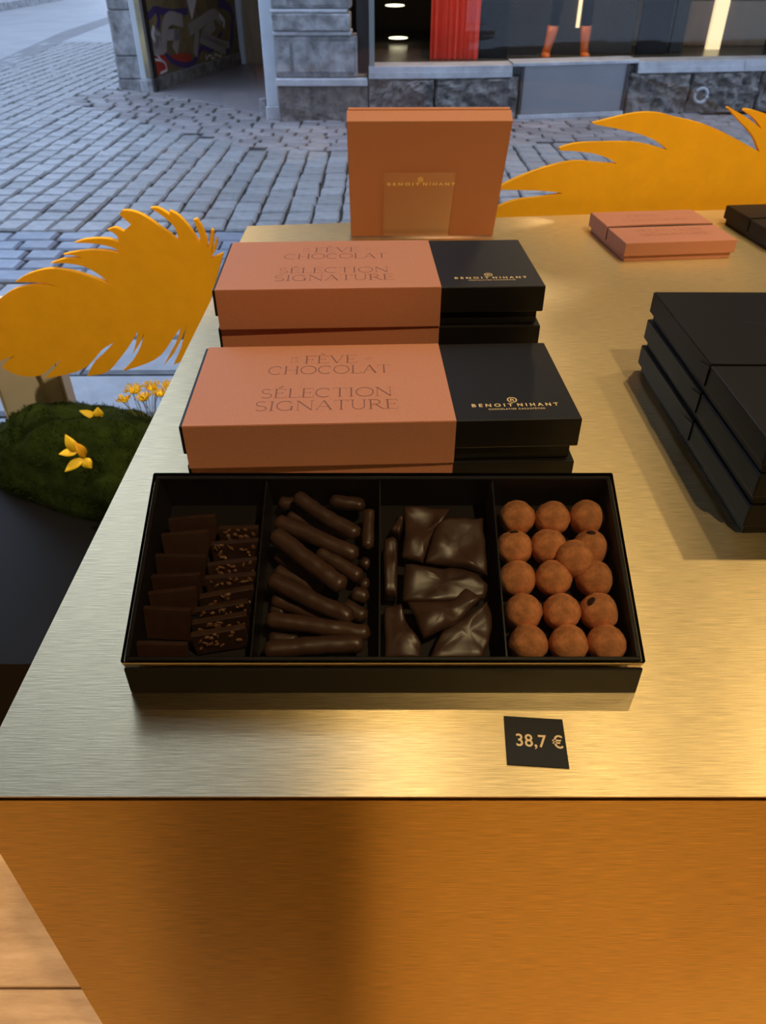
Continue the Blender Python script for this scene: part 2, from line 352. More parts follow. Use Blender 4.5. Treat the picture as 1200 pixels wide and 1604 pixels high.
def roman(bm, s, x0, x1, y0, h, fn):
    accents = {'È': ('E', [(.28, 1.32), (.5, 1.12)]), 'É': ('E', [(.3, 1.12), (.56, 1.34)])}
    tot = sum((GL[accents[c][0]] if c in accents else GL[c])[0] if c != ' ' else .5 for c in s)
    sx = (x1-x0)/tot; x = x0
    for c in s:
        if c == ' ': x += .5*sx; continue
        w, st = GL[accents[c][0]] if c in accents else GL[c]
        sts = list(st)
        if c in accents: sts.append((accents[c][1], K*.8))
        for pts, wt in sts:
            stroke(bm, [(x+p[0]*sx, y0+p[1]*h) for p in pts], wt*h, fn)
        x += w*sx
def text_into(bm, s, x0, x1, y0, h, fn, bold=0.0, spacing=1.0):
    cu = bpy.data.curves.new('t', 'FONT'); cu.body = s; cu.size = 1; cu.offset = bold; cu.space_character = spacing
    ob = bpy.data.objects.new('t', cu); COL.objects.link(ob)
    me = bpy.data.meshes.new_from_object(ob)
    xs = [v.co.x for v in me.vertices]; ys = [v.co.y for v in me.vertices]
    a, b = min(xs), max(xs); sy = h/0.73
    vs_ = [bm.verts.new(fn(x0+(v.co.x-a)/(b-a)*(x1-x0), y0+v.co.y*sy)) for v in me.vertices]
    for p in me.polygons:
        try: bm.faces.new([vs_[i] for i in p.vertices])
        except ValueError: pass
    bpy.data.objects.remove(ob); bpy.data.curves.remove(cu); bpy.data.meshes.remove(me)
def emblem(bm, cx, cy, r, ry, fn):
    stroke(bm, [(cx+(p[0])*r, cy+p[1]*ry) for p in arc(0, 0, 1, 1, 0, 360, 24)], r*.28, fn)
    stroke(bm, [(cx-.35*r, cy-.45*ry), (cx-.3*r, cy+.35*ry), (cx, cy+.5*ry), (cx+.25*r, cy+.1*ry), (cx+.3*r, cy-.5*ry)], r*.26, fn)
    stroke(bm, [(cx-.3*r, cy-.1*ry), (cx+.3*r, cy-.1*ry)], r*.2, fn)
def brand(bm, x0, x1, y, h, fn, sub=True):
    text_into(bm, 'BENOIT', x0, x0+(x1-x0)*.475, y, h, fn, 0.025, 1.6)
    text_into(bm, 'NIHANT', x0+(x1-x0)*.525, x1, y, h, fn, 0.025, 1.6)
    emblem(bm, (x0+x1)/2-(x1-x0)*.015, y+h*2.15, h*.72, h*.8, fn)
    if sub: text_into(bm, 'CHOCOLATIER CACAOFÉVIER', x0+(x1-x0)*.18, x1-(x1-x0)*.17, y-h*1.05, h*.5, fn, 0.02, 1.3)

# ------------------------------------------------------------------ two-tone selection boxes (stacks of two and three)
BW, BD, BH = 0.340, 0.1535, 0.0425
SX = 0.2325                                     # sleeve width from the left end
def selection_box(loc, yaw, label, letters, group):
    r = empty('selection_box', loc, (0, 0, yaw), label=label, cat='box', group=group)
    b = BM(); box(b, -BW/2+.005, BW/2-.005, -BD/2+.005, BD/2-.005, 0, 0.030, .0008); obj('base', b, BLACK, r)
    b = BM(); box(b, -BW/2, BW/2, -BD/2, BD/2, 0.0145, BH-.0007, .0012); lid = obj('lid', b, BLACK, r)
    # paper sleeve wrapped round the left two thirds: top, front, back
    x0, x1 = -BW/2+.003, -BW/2+SX; t = .0007
    b = BM()
    prof = [(-BD/2-t, .0006), (-BD/2-t, BH), (BD/2+t, BH), (BD/2+t, .0006), (BD/2, .0006), (BD/2, BH-t), (-BD/2, BH-t), (-BD/2, .0006)]
    prism(b, prof, x0, x1, lambda a, z, d: Vector((d, a, z)))
    bmesh.ops.bevel(b, geom=[e for e in b.edges if abs(e.verts[0].co.z-BH) < 1e-6 and abs(e.verts[1].co.z-BH) < 1e-6 and abs(e.verts[0].co.y-e.verts[1].co.y) < 1e-6], offset=.0006, segments=2, affect='EDGES')
    sl = obj('sleeve', b, COPPER, r)
    if letters:
        fz = lambda x, y: Vector((x, y, BH+.00015))
        b = BM()
        L0 = -BW/2
        roman(b, 'FÈVE', L0+.099, L0+.151, .0365, .0165, fz)
        roman(b, 'DE', L0+.0865, L0+.0945, .0465, .005, fz); roman(b, 'LA', L0+.0865, L0+.0945, .0385, .005, fz)
        roman(b, 'AU', L0+.157, L0+.165, .043, .0048, fz)
        roman(b, 'CHOCOLAT', L0+.066, L0+.182, .0145, .0165, fz)
        obj('title_lettering', b, INK, sl); b = BM()
        roman(b, 'SÉLECTION', L0+.063, L0+.182, -.031, .0165, fz)
        roman(b, 'SIGNATURE', L0+.060, L0+.186, -.054, .0165, fz)
        obj('subtitle_lettering', b, INK, sl)
        b = BM(); brand(b, -BW/2+.249, -BW/2+.325, -.0535, .0054, lambda x, y: Vector((x, y, BH-.00045)))
        obj('logo', b, FOIL, lid)
    return r
Y2, Y3 = (-0.0037, 0.6177), (-0.0060, 0.8135)
selection_box((Y2[0]+.001, Y2[1]+.003, 0), math.radians(1.2), 'copper and black selection box at the bottom of the nearer stack of two', True, 'copper sleeved selection boxes')
selection_box((Y2[0], Y2[1], BH+.0002), math.radians(2.3), 'copper and black selection box on top of the nearer stack, lettering facing up', True, 'copper sleeved selection boxes')
selection_box((Y3[0]-.001, Y3[1]+.002, 0), math.radians(2.0), 'copper and black selection box at the bottom of the farther stack of three', True, 'copper sleeved selection boxes')
selection_box((Y3[0]+.001, Y3[1]+.003, BH+.0002), math.radians(1.3), 'copper and black selection box in the middle of the farther stack of three', True, 'copper sleeved selection boxes')
selection_box((Y3[0], Y3[1], 2*BH+.0004), math.radians(2.3), 'copper and black selection box on top of the farther stack before the upright box', True, 'copper sleeved selection boxes')

# ------------------------------------------------------------------ open display box, tilted tray under a clear lid
TO = Vector((-0.17, 0.329, 0.0287)); TILT = math.atan2(0.0581, 0.1296); TL = 0.142; TW = 0.34
RX = Matrix.Rotation(TILT, 4, 'X')
def tray_to_world(u, v, w): return TO+(RX @ Vector((u, v, w)))
db = empty('display_box', (0, 0.39, 0), label='open black assortment box tilted towards the viewer under a clear lid', cat='box')
DO = Vector((0, 0.39, 0))
b = BM()
box(b, -.1705, .1710, .3255, .3280, 0, .0238, .0006, 1, Matrix.Translation(-DO))
for x in (-.1685, .1675):
    prism(b, [(.328, 0), (.476, 0), (.476, .0455), (.345, .0005)], x, x+.0015, lambda a, z, d: Vector((d, a, z))-DO)
box(b, -.1685, .169, .4745, .476, 0, .0455, 0, 1, Matrix.Translation(-DO))
obj('base', b, BLACK, db)
TM = Matrix.Translation(TO-DO) @ RX
FD0, FD1 = .0275, .0405                            # inner depth at the front and at the back
def floor_w(v): return -(FD0+(FD1-FD0)*max(0, min(1, v/TL)))
b = BM(); wt = .0028
box(b, 0, TW, TL-wt, TL, -FD1-.0015, 0, .0005, 1, TM)
box(b, 0, TW, 0, wt, -FD0-.0015, 0, .0005, 1, TM)
for u in (0, TW-wt):
    prism(b, [(wt, -FD0-.0015), (TL-wt, -FD1-.0015), (TL-wt, 0), (wt, 0)], u, u+wt, lambda a, z, d: TM @ Vector((d, a, z)))
prism(b, [(wt, -FD0-.0015), (TL-wt, -FD1-.0015), (TL-wt, -FD1), (wt, -FD0)], wt, TW-wt, lambda a, z, d: TM @ Vector((d, a, z)))
tray = obj('tray', b, INNER, db)
DIV = (.0825, .1677, .2520)
for u in DIV:
    b = BM(); prism(b, [(wt, -FD0), (TL-wt, -FD1), (TL-wt, -.0025), (wt, -.0025)], u-.0005, u+.0005, lambda a, z, d: TM @ Vector((d, a, z)))
    obj('divider', b, BLACKG, tray)
b = BM()
t = .0006
box(b, -.0012, TW+.0012, -.0012, TL+.0012, .0008, .0008+t, 0, 1, TM)
box(b, -.0012, TW+.0012, -.0012-t, -.0012, -.0110, .0008+t, 0, 1, TM)
box(b, -.0012, TW+.0012, TL+.0012, TL+.0012+t, -.0110, .0008+t, 0, 1, TM)
box(b, -.0012-t, -.0012, -.0012, TL+.0012, -.0110, .0008+t, 0, 1, TM)
box(b, TW+.0012, TW+.0012+t, -.0012, TL+.0012, -.0110, .0008+t, 0, 1, TM)
ld = obj('lid', b, LID, db, label='clear plastic lid')
b = BM(); box(b, -.0012, TW+.0012, -.0024, -.0019, -.0110, .0006, .0002, 1, TM); obj('lid_front_reflection', b, RIMREFL, ld, label='painted gold reflection on the lid front')  # gold strip painted where the clear lid mirrors the counter

def in_tray(name, bm, m, u, v, w, rot=Matrix(), **kw):
    """bm is built round its own origin; placed in tray coordinates"""
    o = obj(name, bm, m, smooth=kw.pop('smooth', True), **kw)
    p = tray_to_world(u, v, w)
    o.matrix_world = Matrix.Translation((p.x, p.y, p.z+T)) @ RX @ rot
    return o
# truffles
def truffle_bm(r, seed, nub, nubdir):
    b = BM(); vv = ell(b, (0, 0, 0), (r, r, r), 4)
    nd = Vector(nubdir).normalized()
    for v in vv:
        d = v.co.normalized(); s = Vector((seed*3.1, seed*1.7, 0))
        f = 1+.06*noise.noise(d*1.6+s)+.035*noise.noise(d*5+s)+.006*noise.noise(d*14+s)
        if nub:
            c = d.dot(nd)
            if c > .84: f -= .05*(1-abs((c-.92)/.08)) if nub < 0 else -.055*((c-.84)/.16)
        v.co = d*r*f
    return b
TRU = [(272.1, 118.5), (298.5, 118.0), (324.7, 118.5), (267.7, 92.9), (293.2, 94.0), (323.6, 92.9), (267.1, 66.9), (293.1, 67.2), (322.9, 66.7), (268.7, 40.6), (295.7, 40.6), (321.8, 40.6), (269.5, 16.6), (297.0, 16.4), (323.0, 16.6)]
TLAB = ['in the back row at the left, with a small swirl on top', 'in the middle of the back row', 'in the back row at the right corner',
        'in the second row from the back, against the divider', 'in the second row from the back, in the middle', 'in the second row at the right with a bare dark spot',
        'in the third row against the divider', 'in the middle of the third row, below the raised truffle', 'in the third row at the right wall',
        'in the fourth row against the divider, dimpled', 'in the middle of the fourth row', 'in the fourth row at the right wall with a dark nick',
        'in the front row against the divider', 'in the middle of the front row with a small nub', 'in the front row at the right corner']
NUBS = {0: (-1, (-.1, .55, .8)), 9: (-1, (.1, 0, 1)), 10: (-1, (.3, -.2, .9)), 13: (1, (.4, -.45, .75)), 3: (1, (-.2, .5, .8)), 4: (0, (0, 0, 1))}
BARE = {5: (-.05, .55, .85), 11: (-.55, .3, .8), 3: (-.1, .6, .8)}
for i, (u, v) in enumerate(TRU):
    nb = NUBS.get(i, (0, (0, 0, 1))); r = .0133
    fw = floor_w(v-4 if False else v/1000)
    o = in_tray('truffle', truffle_bm(r, i+1, *nb), COCOA, u/1000, v/1000, max(fw+r+.0003, -.0225), label='cocoa dusted truffle '+TLAB[i], cat='truffle', group='cocoa dusted truffles')
    if i in BARE:
        b = BM(); d = Vector(BARE[i]).normalized(); M = d.to_track_quat('Z', 'Y').to_matrix().to_4x4()
        vv = ell(b, (0, 0, 0), (.0034, .0028, .0008), 2)
        for q in vv:
            q.co.x *= 1+.4*noise.noise(q.co*900); q.co = (M @ q.co)+d*r*1.005
        obj('bare_spot', b, COCOAD, o, smooth=True, label='dark patch without cocoa')
in_tray('truffle', truffle_bm(.0135, 40, 0, (0, 0, 1)), COCOA, .3090, .0806, -.0148, label='large cocoa dusted truffle raised on top of the second and third rows', cat='truffle', group='cocoa dusted truffles')

# chocolate coated sticks
ST = [(88.5, 133.5, 118.1, 130.5, 26, 8.8), (103.4, 131.2, 152.8, 97.2, 10, 9.9), (128.7, 133.2, 156.3, 128.3, 22, 9.5), (160.2, 123.1, 158.8, 89.3, 17, 8.0), (89.5, 111.5, 152.0, 82.5, 14, 10.5), (96.5, 122.6, 144.7, 103.5, 26, 9.5), (89.4, 98.5, 143.3, 54.5, 8, 11.5), (121.5, 88.4, 154.7, 66.1, 18, 9.9), (89.9, 89.4, 124.4, 67.8, 24, 9.9), (88.5, 62.9, 149.9, 32.8, 10, 10.8), (146.7, 58.1, 160.1, 54.6, 25, 9.5), (90.3, 52.4, 135.3, 36.1, 21, 9.5), (89.0, 47.3, 101.1, 42.6, 26, 8.8), (88.9, 33.2, 161.5, 22.2, 11, 9.9), (141.1, 49.4, 158.7, 38.5, 24, 9.5), (89.5, 24.1, 112.0, 21.8, 23, 10.5), (89.5, 9.5, 157.6, 14.8, 9, 11.0), (89.5, 77.4, 126.0, 61.6, 30, 8.8), (154.1, 80.2, 160.0, 86.7, 29, 8.0), (152.6, 66.8, 160.5, 66.0, 28, 8.0)]
SLAB_ = ['short, low in the back left corner of its compartment', 'slanting on top at the back of the pile', 'short, lying across the back right corner', 'standing along the right divider at the back',
        'ridged, crossing the compartment below the topmost back stick', 'half hidden behind the ridged stick', 'thickest, lying on top across the middle of the pile', 'tucked to the right under the thickest stick',
        'dark, to the left under the thickest stick', 'long and thick, slanting in front of the thickest stick', 'stub at the right divider in the middle', 'slim, below the long slanting stick on the left', 'broken stub by the left divider',
        'long, nearly straight, second from the front edge', 'short, at the right under the long slanting stick', 'short and flat, low between the two front sticks', 'lumpy, at the very front of the compartment',
        'deep in the pile between the middle sticks', 'tiny end peeping out by the right divider, farther back', 'tiny end peeping out by the right divider, nearer']
for i, (u0, v0, u1, v1, w, th) in enumerate(ST):
    r = th/2000*1.16; a = Vector((u0, v0, 0))/1000; c = Vector((u1, v1, 0))/1000
    mid = (a+c)/2; d = c-a; Ls = d.length; n = max(8, int(Ls/.0022)); b = BM()
    wz = max(-w/1000, floor_w(min(v0, v1)/1000)+r+.0004)
    rings = []; perp = Vector((-d.y, d.x, 0)).normalized(); dd = d.normalized(); bend = random.uniform(-.03, .03)*Ls
    for s in range(n+1):
        q = s/n; e = min(q, 1-q)*Ls
        rr = r*math.sqrt(max(.02, 1-(1-min(1, e/(r*.7)))**2)); 
        cpt = d*(q-.5)+perp*(bend*math.sin(q*PI)*1.0+.0006*noise.noise(Vector((q*6, i*2.3, 0))))
        ring = []
        for k in range(14):
            an = 2*PI*k/14; sq = (abs(math.cos(an))**3+abs(math.sin(an))**3)**(-1/3)
            f = rr*(.82+.18*sq)*(1+.10*noise.noise(Vector((q*Ls*160, math.cos(an)*1.1+i*5, math.sin(an)*1.1))))
            ring.append(b.verts.new(cpt+perp*math.cos(an)*f+Vector((0, 0, math.sin(an)*f*.92))))
        rings.append(ring)
    for p, q in zip(rings, rings[1:]):
        for k in range(14): b.faces.new((p[k], p[(k+1) % 14], q[(k+1) % 14], q[k]))
    b.faces.new(rings[0]); b.faces.new(rings[-1])
    tilt = Matrix()
    in_tray('chocolate_stick', b, CHOCS, mid.x, mid.y, wz, tilt, label='chocolate coated stick, '+SLAB_[i], cat='chocolate', group='chocolate coated sticks')

# irregular chocolate slabs
SLB = {
 'broad slab at the back left of its compartment': ([(185.6, 127.2), (222.2, 126.2), (214.0, 111.7), (204.4, 92.4), (199.7, 80.4), (183.6, 84.8), (186.1, 104.2)], 20),
 'large slab with a smooth top at the back right': ([(214.1, 110.9), (244.2, 112.8), (244.9, 67.5), (223.4, 74.4), (200.1, 77.0), (204.6, 91.4)], 12),
 'wide slab lying across the middle': ([(185.6, 77.1), (212.2, 74.4), (226.8, 75.3), (243.8, 63.9), (243.0, 50.9), (206.5, 47.5), (183.9, 49.2)], 16),
 'pointed slab on top with a wavy glossy ridge': ([(187.4, 45.0), (217.1, 46.5), (228.5, 55.7), (239.0, 48.1), (221.4, 31.0), (211.0, 25.4), (197.6, 18.8)], 8.5),
 'narrow slab standing on edge along the left divider': ([(170.6, 95.6), (176.8, 99.3), (180.2, 95.6), (179.9, 50.8), (171.2, 52.5)], 14),
 'lumpy slab in the front left corner': ([(171.0, 43.7), (182.8, 46.2), (187.1, 31.5), (196.0, 17.0), (195.0, 6.5), (171.2, 6.5)], 14),
 'dark wavy slab at the front right': ([(213.2, 27.9), (234.5, 40.5), (243.5, 47.9), (246.4, 40.5), (244.9, 24.1), (237.2, 6.1), (201.4, 6.1), (207.8, 20.5)], 16),
 'small dark piece behind the narrow slab': ([(175.3, 106.2), (183.4, 118.6), (185.4, 114.8), (182.0, 103.5)], 24)}
for si, (lab, (pts, w)) in enumerate(SLB.items()):
    P = smooth_outline(pts, lim=62, n=5); n = len(P); cx = sum(p[0] for p in P)/n; cy = sum(p[1] for p in P)/n
    narrow = 'narrow' in lab; h = .007 if not narrow else .016
    b = BM(); prof = [(.90, -1), (.985, -.75), (1.0, -.3), (.965, -.03), (.88, .12), (.7, .2), (.45, .2), (.2, .2)]
    rings = []
    for s, z in prof:
        ring = []
        for (x, y) in P:
            q = Vector(((x-cx)*s, (y-cy)*s, 0))/1000
            nz = noise.noise(Vector(((x-cx)*s*.055+si*9, (y-cy)*s*.055, 2)))*.0042+noise.noise(Vector(((x-cx)*s*.16+si*9, (y-cy)*s*.16, 5)))*.0016
            jit = 1+.05*noise.noise(Vector((x*.3, y*.3, si)))
            ring.append(b.verts.new(Vector((q.x*jit, q.y*jit, z*h+(nz if z > -.5 else 0)))))
        rings.append(ring)
    for p, q in zip(rings, rings[1:]):
        for k in range(n): b.faces.new((p[k], p[(k+1) % n], q[(k+1) % n], q[k]))
    b.faces.new(rings[0]); b.faces.new(rings[-1])
    wz = max(-w/1000, floor_w(min(p[1] for p in pts)/1000)+h+.001)
    in_tray('chocolate_slab', b, CHOCS, cx/1000, cy/1000, wz, label='irregular dark chocolate '+lab, cat='chocolate', group='irregular chocolate slabs')

# thin tablets, left column plain, right column with cocoa nibs
TP = [(9.1, 114.4, 43.9, 118.2, 16), (6.8, 99.2, 41.1, 102.9, 12), (5.0, 82.8, 42.0, 81.9, 12), (4.2, 66.5, 38.5, 68.2, 13), (4.2, 53.2, 37.6, 57.4, 12), (4.2, 40.7, 36.6, 39.0, 8), (4.2, 14.5, 38.2, 13.9, 6)]
TN = [(48.1, 105.8, 77.5, 106.7, 14), (44.0, 91.8, 80.2, 95.4, 12), (43.6, 74.6, 79.0, 79.7, 11), (43.6, 64.0, 79.3, 66.9, 10), (42.0, 48.6, 79.2, 55.7, 8), (39.9, 38.6, 76.0, 45.7, 8), (39.5, 29.3, 76.2, 35.6, 7), (39.5, 20.3, 76.0, 26.5, 7)]
ORD = ['first', 'second', 'third', 'fourth', 'fifth', 'sixth', 'seventh', 'eighth']
def tablet(u0, v0, u1, v1, w, lab, nibs, lean, th, idx):
    a = Vector((u0, v0, 0))/1000; c = Vector((u1, v1, 0))/1000; d = c-a; W = d.length; mid = (a+c)/2
    drop = (-w/1000)-floor_w(mid.y-.016)-.0012; H = min(.034, drop/math.cos(lean))
    if H < .012: H = .012
    b = BM(); box(b, -W/2, W/2, -th/2, th/2, -H, 0, .0005, 2)
    for v in b.verts: v.co.z += .0007*noise.noise(Vector((v.co.x*120, idx*3, 0))) if v.co.z > -.003 else 0
    rot = Matrix.Rotation(math.atan2(d.y, d.x), 4, 'Z') @ Matrix.Rotation(-lean, 4, 'X')
    o = in_tray('chocolate_tablet', b, CHOC, mid.x, mid.y, -w/1000, rot, smooth=False, label=lab, cat='chocolate', group='thin chocolate tablets')
    if nibs:
        b = BM()
        for q in range(16):
            x = random.uniform(-W/2+.003, W/2-.003); z = random.uniform(-min(H, .016)+.002, -.001)
            M = Matrix.Rotation(random.uniform(0, 6), 4, 'Y') @ Matrix.Rotation(random.uniform(-.5, .5), 4, 'X')
            vv = ell(b, (0, 0, 0), (random.uniform(.0014, .0030), .0012, random.uniform(.0009, .0017)), 1, M)
            for v in vv: v.co += Vector((x, -th/2-.0002, z))+Vector((noise.noise(v.co*1500), 0, noise.noise(v.co*1500+Vector((3, 3, 3)))))*.0005
        obj('cocoa_nibs', b, NIB, o, label='scattered cocoa nibs', kind='stuff')
for i, (u0, v0, u1, v1, w) in enumerate(TP):
    tablet(u0, v0, u1, v1, w, 'plain chocolate tablet, %s from the back, left column%s' % (ORD[i], ', greyish and shiny' if i == 1 else ', large face showing' if i == 5 else ', lowest' if i == 6 else ''), False, .62, .0042, i)
for i, (u0, v0, u1, v1, w) in enumerate(TN):
    tablet(u0, v0, u1, v1, w, 'chocolate tablet with cocoa nibs, %s from the back of the right column' % ORD[i], True, .45 if i < 4 else .30, .0046, 20+i)

# ------------------------------------------------------------------ price tag
tg = empty('price_tag', (0.0967, 0.2866, 0), (0, 0, math.radians(-4.2)), label='small square black price card reading 38,7 € on the counter edge', cat='price tag')
b = BM(); box(b, -.019, .019, -.0183, .0183, 0.0001, .0009, .0002, 1); cd = obj('card', b, BLACK, tg)
b = BM(); text_into(b, '38,7 €', -.0122, .0172, -.0042, .0095, lambda x, y: Vector((x, y, .00098)), 0.012, 1.05); obj('price_lettering', b, TAGINK, cd)

# ------------------------------------------------------------------ flap boxes: pink one, black one at the edge, stack of three black ones
def flap_box(name, loc, yaw, W, D, H, split, m, emb, label, group=None, cut=0.0):
    """split: y (from front edge) of the joint between front cap and back half"""
    r = empty(name, loc, (0, 0, yaw), label=label, cat='box', group=group)
    z1 = H*.30
    b = BM(); box(b, -W/2+.004, W/2-.004, -D/2+.004, D/2-.004, 0, H*.93, .0008); obj('base', b, m if m is not PINK else PINK, r)
    ys = -D/2+split; sg = .0016 if not cut else .0060
    # front cap
    b = BM(); box(b, -W/2, W/2, -D/2, ys-sg/2, z1, H-.0004, .0012); obj('front_cap', b, m, r)
    # back half: joint edge bows slightly and its end lifts
    n = 16; pts = [(-W/2, D/2), (W/2, D/2)]
    for i in range(n+1):
        q = i/n; pts.append((W/2-q*W, ys+sg/2+cut*math.sin(q*PI)*W*.022))
    b = BM(); prism(b, pts, z1, H+.0004, lambda a, y, d: Vector((a, y, d)))
    bmesh.ops.bevel(b, geom=[e for e in b.edges if abs(e.verts[0].co.z-(H+.0004)) < 1e-6 and abs(e.verts[1].co.z-(H+.0004)) < 1e-6], offset=.0009, segments=2, affect='EDGES')
    bk = obj('back_cap', b, m, r)
    # thin tongue under the joint on both sides
    for s in (-1, 1):
        b = BM(); pr = [(ys-.001, z1+.001), (ys+.034, z1+.001), (ys+.030, H*.55), (ys+.020, H*.82), (ys-.001, H*.95)]
        x0 = s*(W/2+.0002); prism(b, pr, x0, x0+s*.0009, lambda a, z, d: Vector((d, a, z)))
        obj('side_tongue', b, m, r)
    b = BM(); box(b, -W/2+.0015, W/2-.0015, ys-.010, ys+.012, z1+.002, H*.93+.0005); obj('slit_lining', b, SEAM, r)
    if emb:
        for which in (0, 1):
            b = BM(); emb(b, W, D, ys, (lambda x, y: Vector((x, y, H+.00055))) if which == 0 else None, (lambda x, y: Vector((x, y, H-.00025))) if which == 1 else None)
            if b.faces: obj('embossing', b, EMBP if m is PINK else EMBB, bk)
            else: b.free()
    return r
def emb_pink(b, W, D, ys, fb, ff):
    if fb:
      for i, (s, x0, x1, y, h) in enumerate((('FÈVE', -.04, .02, ys+.050, .012), ('CHOCOLAT', -.055, .062, ys+.026, .012))): roman(b, s, x0, x1, y, h, fb)
    if ff: roman(b, 'SÉLECTION', -.055, .06, ys-.030, .013, ff); roman(b, 'SIGNATURE', -.055, .065, ys-.052, .013, ff)
def emb_black(b, W, D, ys, fb, ff):
    if not fb: return
    for (x0, y0, x1, y1, c) in ((-.10, .005, -.075, -.015, .006), (-.055, .03, -.05, -.005, .004), (-.035, .055, -.01, .035, .006), (-.04, .02, .0, -.005, .006), (.0, .045, .03, .01, .004), (-.06, .05, -.045, .06, .004)):
        pts = [(x0+(x1-x0)*q/8+c*math.sin(q/8*PI), ys+.095+y0+(y1-y0)*q/8) for q in range(9)]
        stroke(b, pts, .0007, fb)
flap_box('flap_box', (0.4695, 1.2905, 0), math.radians(6.0), .186, .172, .031, .085, PINK, emb_pink, 'pinkish copper flat box with a curved slit across its lid', 'flat flap boxes', 1.0)
flap_box('flap_box', (0.745, 1.34, 0), math.radians(6.0), .22, .172, .031, .085, BLACK, None, 'flat black box at the far right edge beside the pinkish box', 'flat flap boxes', 1.0)
SW, SD, SH = .34, .318, .0315
flap_box('flap_box', (.305+SW/2, .654, 0), math.radians(0.3), SW, SD, SH, .140, BLACK, None, 'flat black box at the bottom of the stack of three', 'stacked black boxes')
flap_box('flap_box', (.304+SW/2, .652, SH+.0006), math.radians(0.0), SW, SD, SH, .140, BLACK, None, 'flat black box in the middle of the stack of three', 'stacked black boxes')
flap_box('flap_box', (.3025+SW/2, .650, 2*SH+.0012), math.radians(-0.4), SW, SD, SH, .135, BLACK, emb_black, 'flat black box on top of the stack of three, faintly embossed lid', 'stacked black boxes')

# ------------------------------------------------------------------ upright copper box leaning on a clear easel
UL = math.radians(25.9)
ub = empty('upright_box', (0.0684, 1.3290, .0015), (UL, 0, math.radians(1.0)), label='square copper box standing upright and leaning on a clear easel at the window', cat='box')
b = BM(); box(b, -.1245, .1245, 0, .026, 0, .2185, .001); obj('box_bottom', b, COPPER, ub)
b = BM(); box(b, -.1225, .1225, .0262, .0315, .001, .2195, .001); obj('box_lid', b, COPPER, ub)
b = BM()
brand(b, -.062, .048, .1055, .0052, lambda x, y: Vector((x, -.0003, y)), False)
obj('logo', b, FOILM, ub)
ea = empty('acrylic_easel', (0.057, 1.3290, .0012), (UL, 0, math.radians(1.0)), label='clear acrylic easel plate in front of the upright copper box', cat='easel')
b = BM(); box(b, -.0575, .0575, -.0065, -.0035, .0035, .134, .0006, 1); obj('plate', b, ACRY, ea)
b = BM(); box(b, -.0575, .0575, -.0335, -.0065, .0145, .0170, .0005, 1, Matrix.Rotation(-UL, 4, 'X')); obj('foot', b, ACRY, ea)

# ------------------------------------------------------------------ yellow feathers
FL = [(-667, -83), (-639, -62), (-613, -47), (-586, -40), (-562, -38), (-531, -43), (-561, -35), (-606, -34), (-581, -21), (-544, -12), (-510, -16), (-481, -25), (-449, -38), (-463, -23), (-484, -9), (-514, -3), (-539, -3), (-515, 4), (-484, 6), (-500, 10), (-515, 11), (-495, 15), (-467, 18), (-444, 17), (-420, 13), (-432, 22), (-458, 28), (-492, 30), (-473, 35), (-439, 36), (-420, 30), (-423, 42), (-435, 50), (-422, 53), (-410, 47), (-396, 58), (-411, 73), (-405, 79), (-384, 76), (-366, 66), (-349, 52), (-337, 43), (-325, 30), (-328, 53), (-342, 69), (-361, 83), (-350, 83), (-332, 72), (-332, 79), (-319, 71), (-305, 53), (-297, 38), (-292, 27), (-291, 43), (-297, 65), (-291, 66), (-285, 53), (-281, 35), (-281, 20), (-275, 37), (-271, 51), (-268, 47), (-271, 30), (-278, 10), (-270, 27), (-264, 38), (-264, 30), (-272, 13), (-278, 5), (-257, 13), (-262, 0), (-275, -32), (-290, -68), (-309, -109), (-333, -150), (-356, -176), (-370, -182), (-352, -150), (-332, -102), (-341, -121), (-364, -158), (-389, -185), (-372, -160), (-354, -132), (-347, -114), (-362, -132), (-387, -162), (-413, -178), (-463, -195), (-442, -176), (-422, -148), (-409, -119), (-422, -142), (-439, -163), (-428, -140), (-421, -119), (-439, -144), (-464, -172), (-492, -197), (-528, -204), (-511, -180), (-487, -160), (-466, -140), (-490, -154), (-519, -182), (-549, -197), (-605, -209), (-586, -193), (-566, -172), (-588, -187), (-609, -202), (-638, -205), (-662, -197), (-674, -187), (-664, -176), (-644, -165), (-662, -170), (-683, -178), (-707, -172), (-724, -144), (-717, -113), (-692, -94)]
FS = 1.36/1.2                                  # the outline was measured at 1.20 m; the feather stands at 1.36 m
fl_pts = [(x/1000*FS, .4-(.4-z/1000)*FS) for x, z in FL]
fe = empty('feather_cutout', (-.60, 1.36, -.55), label='yellow feather cutout with ragged edges above the moss left of the counter', cat='feather', group='yellow feather cutouts')
b = BM(); prism(b, smooth_outline(fl_pts, lim=55, n=3), 0, .011, lambda a, z, d: Vector((a+.60, d, z+.55))); obj('feather_sheet', b, YEL, fe)
b = BM(); tube(b, [(-.19, .0105, .32), (-.19, .148, .32)], .006, 10); obj('fixing_rod', b, DARKB, fe)
FR = [(471, -28), (468, -5), (478, 2), (511, 12), (559, 16), (604, 22), (583, 25), (541, 29), (471, 32), (471, 35), (491, 46), (537, 63), (582, 75), (622, 80), (661, 76), (702, 73), (685, 82), (658, 91), (626, 96), (585, 99), (584, 103), (593, 106), (617, 111), (670, 112), (718, 111), (750, 107), (799, 95), (775, 110), (740, 123), (697, 133), (643, 143), (642, 145), (666, 150), (702, 157), (738, 161), (770, 159), (800, 152), (856, 140), (903, 124), (953, 103), (989, 87), (966, 116), (932, 142), (901, 165), (902, 167), (913, 162), (946, 147), (981, 127), (961, 145), (935, 160), (936, 163), (952, 161), (980, 154), (1038, 135), (1124, 82), (1208, 8), (1256, -57), (1277, -125), (1150, -150), (950, -110), (700, -70)]
